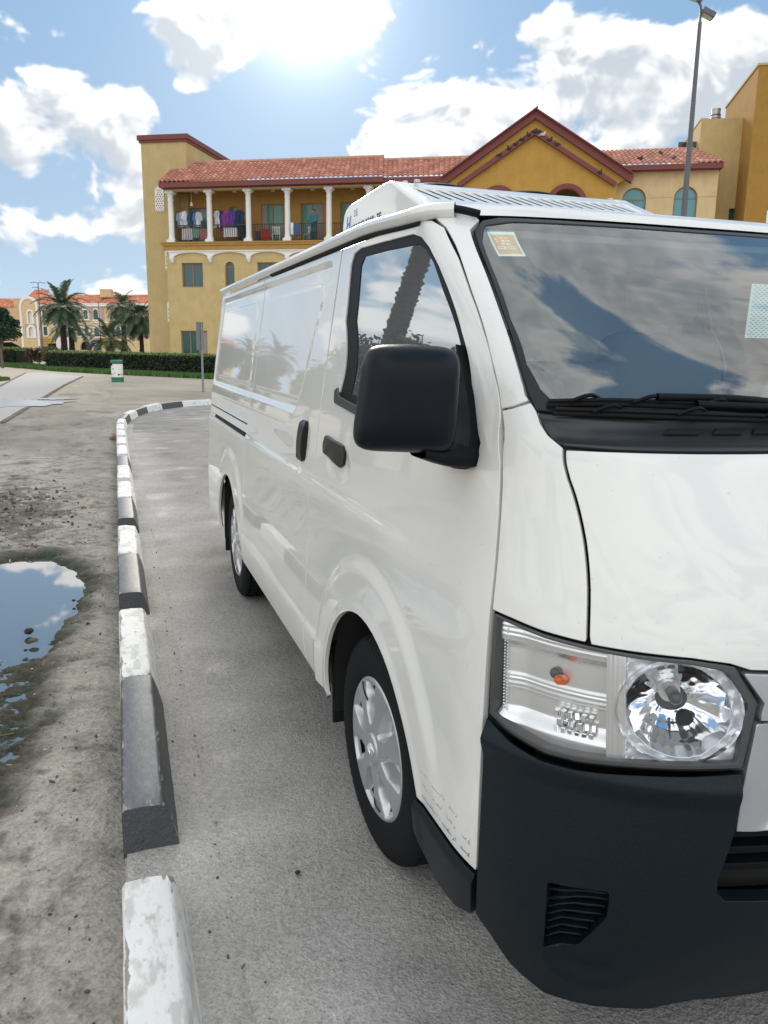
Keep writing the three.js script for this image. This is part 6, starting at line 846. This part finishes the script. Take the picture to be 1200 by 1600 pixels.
{ const d = skyRay(184, 597), k = (GY - CAM.y) / d.y, p = CAM.clone().addScaledVector(d, k), t = thing('litter_bin', 'white litter bin with green top and base printed with stars', 'litter bin', [p.x, GY, p.z]);
  const R = .225, tx = canvasTex(512, 256, (c, w, h) => { c.fillStyle = '#eef0ea'; c.fillRect(0, 0, w, h); const star = (x, y, r, f) => { c.fillStyle = f; c.beginPath(); for (let i = 0; i < 10; i++) { const a = i * Math.PI / 5 - 1.57, q = i % 2 ? r * .45 : r; c.lineTo(x + q * Math.cos(a), y + q * Math.sin(a)); } c.closePath(); c.fill(); }; for (let k = 0; k < 3; k++) { const o = k * 170; star(20 + o, 200, 26, '#1f3550'); star(66 + o, 196, 34, '#e8b52a'); star(105 + o, 190, 20, '#d98b2b'); star(112 + o, 92, 17, '#2c4a52'); star(40 + o, 110, 9, '#3b7a5a'); star(84 + o, 136, 8, '#4a6a9a'); star(140 + o, 170, 12, '#7a3040'); } });
  part('body', new THREE.CylinderGeometry(R, R * .97, .52, 36, 1, true).translate(0, .44, 0), mat([1, 1, 1], .5, { map: tx }), t);
  const green = mat([.02, .19, .095], .45); part('base', cyl(R * 1.03, R * 1.05, .18, 0, .09, 0, 36), green, t); part('top', merge([cyl(R * 1.05, R * 1.05, .10, 0, .78, 0, 36), new THREE.LatheGeometry([[R * 1.05, .83], [R * .9, .85], [0, .855]].map(([x, y]) => new THREE.Vector2(x, y)), 36)]), green, t);
  part('opening', rbox(.16, .12, .06, .03, -.15, .69, .17, 3).rotateY(-.35), M.under, t); part('rim', new THREE.TorusGeometry(R * 1.01, .012, 8, 36).rotateX(Math.PI / 2).translate(0, .185, 0), green, t); }
{ // parked car behind the left hedge
  const p = at(14, 562, 64), t = thing('parked_car', 'white parked car half hidden behind the short hedge at left', 'car', [p.x, GY, p.z], .25), wp = mat([.82, .82, .80], .3);
  const body = [[-2.2, .35], [2.2, .35], [2.25, .6], [2.15, .85], [1.2, .95], [-1.7, .98], [-2.2, .9], [-2.28, .6]], cab = [[-1.75, .96], [-1.2, 1.42], [.2, 1.46], [1.15, .94]];
  part('body', extr(body, 1.66, [], .05).translate(0, 0, -.83), wp, t); part('roof', extr([[-1.22, 1.40], [-1.0, 1.47], [.1, 1.48], [.25, 1.42]], 1.30, [], .02).translate(0, 0, -.65), wp, t); part('windows', extr(cab, 1.40, [], .03).translate(0, 0, -.70), M.blackTrim, t);
  for (const [x, z] of [[-1.35, .78], [1.35, .78], [-1.35, -.78], [1.35, -.78]]) { const w = part('wheel', new THREE.CylinderGeometry(.32, .32, .2, 24).rotateX(Math.PI / 2).translate(x, .32, z), M.rubber, t); part('rim', new THREE.CylinderGeometry(.2, .2, .21, 18).rotateX(Math.PI / 2).translate(x, .32, z), M.galv, w); }
  for (const z of [-.6, .6]) { part('tail_light', rbox(.06, .16, .3, .02, 2.22, .76, z), mat([.35, .02, .02], .3), t); part('headlight', rbox(.06, .14, .3, .02, -2.26, .76, z), M.lampPlate, t); } }

// bodies as one surface: tapered capsules joined by a smooth minimum
function capsuleBody(bones, res, k = .05, pad = .06) {
  const lo = V(1e9, 1e9, 1e9), hi = V(-1e9, -1e9, -1e9); for (const [a, b, ra, rb] of bones) for (const [p, r] of [[a, ra], [b, rb]]) { lo.min(V(p[0] - r, p[1] - r, p[2] - r)); hi.max(V(p[0] + r, p[1] + r, p[2] + r)); }
  const c = lo.clone().add(hi).multiplyScalar(.5), half = Math.max(hi.x - lo.x, hi.y - lo.y, hi.z - lo.z) / 2 * (1 + pad) + pad * .3; const mc = new MarchingCubes(res, new THREE.MeshBasicMaterial(), false, false, 400000); mc.isolation = 0; const f = mc.field, h = res / 2;
  for (let z = 0; z < res; z++) for (let y = 0; y < res; y++) for (let x = 0; x < res; x++) { const P = [c.x + (x - h) / h * half, c.y + (y - h) / h * half, c.z + (z - h) / h * half]; let s = 0;
    for (const [a, b, ra, rb] of bones) { const d = [b[0] - a[0], b[1] - a[1], b[2] - a[2]], q = [P[0] - a[0], P[1] - a[1], P[2] - a[2]], L = d[0] * d[0] + d[1] * d[1] + d[2] * d[2] || 1e-9, t = clamp((q[0] * d[0] + q[1] * d[1] + q[2] * d[2]) / L); const dist = Math.hypot(q[0] - d[0] * t, q[1] - d[1] * t, q[2] - d[2] * t) - mix(ra, rb, t); s += Math.exp(-dist / k); }
    f[x + y * res + z * res * res] = k * Math.log(Math.max(s, 1e-30)); }
  mc.update(); const n = mc.count ?? mc.geometry.drawRange.count; const g = new THREE.BufferGeometry(); g.setAttribute('position', new THREE.BufferAttribute(mc.positionArray.slice(0, n * 3), 3)); g.setAttribute('normal', new THREE.BufferAttribute(mc.normalArray.slice(0, n * 3), 3)); g.scale(half, half, half).translate(c.x, c.y, c.z); g.setAttribute('uv', new THREE.BufferAttribute(new Float32Array(n * 2), 2)); return g;
}
const finish = (o, s, y, z, turn = 0) => { const p = worldOf(s, y, z); o.position.copy(p); o.rotation.y = FANG + turn; return o; };
{ // man leaning on the balcony rail, facing the street (local: z towards the street)
  const t = thing('person', 'person in a teal tunic leaning on the balcony rail with folded arms', 'person'); finish(t, 9.98, 7.15, -.36, -.25);
  const head = [[[0, 1.575, .05], [0, 1.60, .06], .088, .082], [[0, 1.525, .085], [0, 1.54, .08], .058, .06], [[0, 1.565, .145], [0, 1.58, .13], .014, .012], [[-.083, 1.575, .05], [-.085, 1.59, .045], .018, .014], [[.083, 1.575, .05], [.085, 1.59, .045], .018, .014]];
  const torso = [[[0, .95, 0], [0, 1.18, .01], .135, .14], [[-.10, 1.34, .03], [.10, 1.34, .03], .10, .10], [[0, 1.40, .03], [0, 1.52, .05], .055, .05]];
  const arms = []; for (const s of [-1, 1]) arms.push([[s * .17, 1.36, .03], [s * .235, 1.09, .10], .055, .045], [[s * .235, 1.09, .10], [s * .02, .985, .34], .043, .032]);
  const legs = []; for (const s of [-1, 1]) legs.push([[s * .085, .92, 0], [s * .10, .48, .02], .085, .055], [[s * .10, .48, .02], [s * .10, .08, -.02], .052, .038], [[s * .10, .05, -.03], [s * .11, .03, .15], .04, .03]);
  const hands = []; for (const s of [-1, 1]) { const w = V(s * .02, .985, .34), d = V(-s * .85, -.15, .12).normalize(); hands.push(new THREE.SphereGeometry(1, 10, 8).scale(.045, .018, .036).translate(w.x + d.x * .05, w.y + d.y * .05, w.z + d.z * .05)); for (let f = 0; f < 5; f++) { const a = w.clone().addScaledVector(d, f === 4 ? .03 : .085), L = [.06, .068, .062, .05, .045][f]; a.z += f === 4 ? .03 : (f - 1.5) * .017; const b = a.clone().addScaledVector(f === 4 ? V(-s * .6, .1, .6).normalize() : d, L).add(V(0, -.012, 0)); hands.push(tube([a, a.clone().lerp(b, .55).add(V(0, .006, 0)), b], .0085, 6, 6)); } }
  part('body', merge([capsuleBody([...head, ...torso, ...arms, ...legs], 110, .022), ...hands]), mat([.30, .17, .10], .6), t);
  part('tunic', capsuleBody([[[0, .60, .0], [0, .95, 0], .185, .155], [[0, .95, 0], [0, 1.18, .01], .152, .155], [[-.105, 1.34, .03], [.105, 1.34, .03], .112, .112], ...arms.map(([a, b, x, y]) => [a, b, x + .016, y + .016])].map((b, i) => b), 84, .028), mat([.045, .16, .20], .85), t);
  part('trousers', capsuleBody(legs.filter((_, i) => i % 3 !== 2).map(([a, b, x, y]) => [a, b, x + .022, y + .025]), 60, .02), mat([.05, .09, .11], .85), t);
  part('hair', capsuleBody([[[0, 1.635, .025], [0, 1.645, .05], .078, .07], [[-.055, 1.60, .02], [.055, 1.60, .02], .062, .062], [[0, 1.505, .10], [0, 1.50, .115], .045, .03]], 48, .02), mat([.012, .010, .009], .7), t); }
// washing on the balconies
const cloth = {}; const clothMat = c => cloth[c.join()] ??= mat(c, .95);
function garment(kind, w, h, seed) { const r = mulberry(seed); let o;
  if (kind === 'shirt') o = [[-w * .30, 0], [w * .30, 0], [w * .31, h * .55], [w * .40, h * .42], [w * .5, h * .50], [w * .34, h * .94], [w * .12, h], [-w * .12, h], [-w * .34, h * .94], [-w * .5, h * .50], [-w * .40, h * .42], [-w * .31, h * .55]];
  else if (kind === 'dress') o = [[-w * .5, 0], [-w * .2, -.03], [w * .15, .02], [w * .5, -.01], [w * .30, h * .6], [w * .42, h * .80], [w * .28, h * .97], [0, h], [-w * .30, h * .96], [-w * .44, h * .78], [-w * .30, h * .6]];
  else o = [[-w / 2, 0], [w / 2, .02], [w / 2, h], [-w / 2, h]];
  const e = new THREE.ExtrudeGeometry(shapeOf(dens2(o, .06)), { depth: .03, bevelEnabled: true, bevelSize: .008, bevelThickness: .012, bevelSegments: 2 }), p = e.attributes.position, a = r() * 6; for (let i = 0; i < p.count; i++) p.setZ(i, p.getZ(i) + .035 * Math.sin(p.getX(i) * 26 + a) * (1.1 - p.getY(i) / h) + .02 * Math.sin(p.getY(i) * 9 + a)); e.computeVertexNormals(); return e; }
function hang(name, s, y, z, kind, w, h, c, label, cat, group, turn = 0) { const m = part(name, garment(kind, w, h, Math.round(s * 100)), clothMat(c)); tag(m, label, cat, group); finish(m, s, y, z, turn); return m; }
{ const g1 = 'washing on the first balcony from the left', g2 = 'washing on the second balcony from the left';
  for (const [i, c, n] of [[0, [.30, .33, .42], 'grey blue'], [1, [.62, .66, .72], 'pale grey'], [2, [.74, .76, .78], 'white'], [3, [.70, .73, .78], 'off white'], [4, [.04, .11, .13], 'dark teal'], [5, [.03, .06, .13], 'dark navy'], [6, [.12, .22, .40], 'mid blue'], [7, [.72, .74, .78], 'plain white']]) hang('shirt', 1.98 + i * .165, 8.02 + (i % 3) * .04, -.42 - (i % 2) * .04, 'shirt', .42, .80, c, `${n} shirt, ${['first', 'second', 'third', 'fourth', 'fifth', 'sixth', 'seventh', 'last'][i]} on the drying line of the leftmost balcony`, 'shirt', g1, (i % 2 ? .9 : .7));
  for (const [i, c, n] of [[0, [.62, .62, .66], 'white'], [1, [.05, .03, .14], 'dark indigo'], [2, [.16, .05, .28], 'purple'], [3, [.46, .05, .20], 'magenta'], [4, [.09, .05, .24], 'violet'], [5, [.14, .08, .30], 'mauve'], [6, [.025, .03, .10], 'navy'], [7, [.03, .06, .12], 'slate blue']]) hang('dress', 4.28 + i * .205, 7.98 - (i === 2 || i === 5 ? .14 : 0), -.40 - (i % 2) * .05, 'dress', .46, .92, c, `${n} garment, ${['first', 'second', 'third', 'fourth', 'fifth', 'sixth', 'seventh', 'last'][i]} on the drying line of the second balcony`, 'dress', g2, (i % 2 ? .45 : -.3));
  hang('white_cloth', 2.55, 7.30, -.16, 'cloth', .62, .62, [.60, .60, .60], 'white cloth draped behind the leftmost balcony railing', 'cloth'); hang('pink_cloth', 3.52, 7.32, -.18, 'cloth', .42, .58, [.42, .16, .15], 'dull pink cloth behind the leftmost balcony railing', 'cloth'); hang('green_cloth', 3.0, 7.42, -.26, 'cloth', .45, .50, [.20, .42, .34], 'pale green cloth between the white and pink cloths on the leftmost balcony', 'cloth');
  hang('white_sheet', 5.15, 7.42, -.14, 'cloth', .80, .50, [.68, .68, .68], 'white sheet behind the second balcony railing', 'cloth'); hang('black_blanket', 5.85, 7.25, -.22, 'cloth', .45, .75, [.02, .02, .03], 'black blanket behind the second balcony railing', 'cloth');
  hang('red_blanket', 7.22, 7.22, -.24, 'cloth', .52, .62, [.42, .035, .04], 'red blanket behind the third balcony railing', 'cloth'); hang('dark_bag', 6.72, 7.25, -.30, 'cloth', .32, .50, [.05, .06, .08], 'dark cloth left of the red blanket on the third balcony', 'cloth');
  hang('blue_towel', 9.14, 7.42, .09, 'cloth', .34, .68, [.05, .10, .20], 'dark blue towel over the fourth balcony rail', 'towel'); hang('white_towel', 8.86, 7.48, .09, 'cloth', .15, .62, [.70, .70, .70], 'narrow white towel beside the blue towel on the rail', 'towel');
  for (const [i, s0, s1, y] of [[0, 1.7, 4.0, 8.82], [1, 4.0, 6.3, 8.90]]) { const l = tag(part('drying_line', tube([ap(s0, y, -.43), ap((s0 + s1) / 2, y - .04, -.43), ap(s1, y, -.43)], .008, 5, 10), M.iron), i ? 'drying line across the second balcony' : 'drying line across the leftmost balcony', 'line'); l.position.copy(FO); l.rotation.y = FANG; }
  const chair = (s, z, label, turn) => { const t = thing('plastic_chair', label, 'chair'); finish(t, s, 7.15, z, turn); part('seat', rbox(.44, .04, .42, .015, 0, .43, 0), M.white, t); part('backrest', merge([rbox(.44, .06, .03, .01, 0, .86, -.22), ...[-.18, -.09, 0, .09, .18].map(x => rbox(.045, .40, .02, .008, x, .64, -.21))]), M.white, t); for (const [x, z2] of [[-.2, -.19], [.2, -.19], [-.2, .19], [.2, .19]]) part('leg', cyl(.018, .022, .43, x, .215, z2, 8), M.white, t); };
  chair(7.72, -.55, 'white plastic chair beside the red blanket on the third balcony', .3); chair(9.55, -.75, 'white plastic chair left of the leaning person on the fourth balcony', -.4);
  const l = thing('hanging_lantern', 'small lantern hanging from the ceiling of the leftmost balcony', 'lantern'); finish(l, 2.72, 9.35, -.5); part('cord', cyl(.01, .01, .65, 0, .33, 0, 6), M.white, l); part('shade', cyl(.05, .08, .2, 0, -.06, 0, 10), M.white, l); }
// pigeons on the gable and the right-hand roof
{ const grey = mat([.045, .046, .055], .7), paleB = mat([.62, .60, .58], .8), beak = mat([.10, .08, .07], .6), geo = capsuleBody([[[0, .10, .02], [0, .125, -.09], .062, .045], [[0, .16, .07], [0, .215, .085], .034, .030], [[0, .135, .06], [0, .11, .0], .05, .055], [[0, .10, -.10], [0, .07, -.22], .028, .012]], 40, .018), wing = s => capsuleBody([[[s * .055, .13, .04], [s * .045, .10, -.16], .026, .010]], 26, .012), w1 = wing(1), w2 = wing(-1), bk = new THREE.ConeGeometry(.008, .03, 6).rotateX(Math.PI / 2).translate(0, .213, .125), lg = [-1, 1].map(s => cyl(.005, .005, .07, s * .025, .035, .0, 5)); let n = 0;
  const bird = (px, py, z, turn, pale, label, group) => { const d = skyRay(px, py), w = camL, L = d.clone().applyAxisAngle(V(0, 1, 0), -FANG), k = (z - camL.z) / L.z, p = camL.clone().addScaledVector(L, k), m = thing('pigeon', label, 'pigeon', [0, 0, 0], 0, group); const q = p.applyAxisAngle(V(0, 1, 0), FANG).add(FO); m.position.copy(q); m.rotation.y = FANG + turn; m.scale.setScalar(1.08); part('body', geo, pale ? paleB : grey, m); part('wing', w1, pale ? paleB : grey, m); part('wing', w2, pale ? paleB : grey, m); part('beak', bk, beak, m); for (const g of lg) part('leg', g, beak, m); };
  const G = 'dark pigeons on the gable cornice';
  [[780, 246, 1.2, 'lowest pigeon on the left slope of the inner gable cornice'], [795.5, 235.5, -1.1, 'second pigeon from the bottom on the left slope of the inner cornice'], [805, 229, .9, 'third pigeon from the bottom on the left slope of the inner cornice'], [816, 221.5, 1.3, 'fourth pigeon from the bottom on the left slope of the inner cornice'], [826, 214.5, -1.0, 'highest pigeon on the left slope just below the apex of the inner cornice'], [834.7, 209, 1.1, 'dark pigeon left of the apex of the inner cornice'], [841, 209, -1.4, 'dark pigeon right of the apex beside the white one'], [859, 222, 1.2, 'upper dark pigeon on the right slope of the inner cornice'], [870, 229, -1.2, 'second dark pigeon on the right slope of the inner cornice'], [937, 273, 1.0, 'lone pigeon far down the right slope of the inner cornice']].forEach(([x, y, t, l]) => bird(x, y, .86, t, 0, l, G));
  bird(848.5, 214, .9, 1.4, 1, 'single white pigeon right of the apex of the inner cornice'); bird(837, 174.5, .2, .8, 0, 'pigeon at the very top of the gable');
  const R = 'pigeons on the right roof'; bird(1000, 251, -.2, 1.2, 0, 'pigeon on the right roof next to the gable', R); bird(1032, 243.5, -1.2, -.8, 0, 'pigeon high in the middle of the right roof', R); bird(1051, 252, -.2, .9, 0, 'pigeon low on the right roof beside the street lamp', R); }
renderer.render(scene, camera);
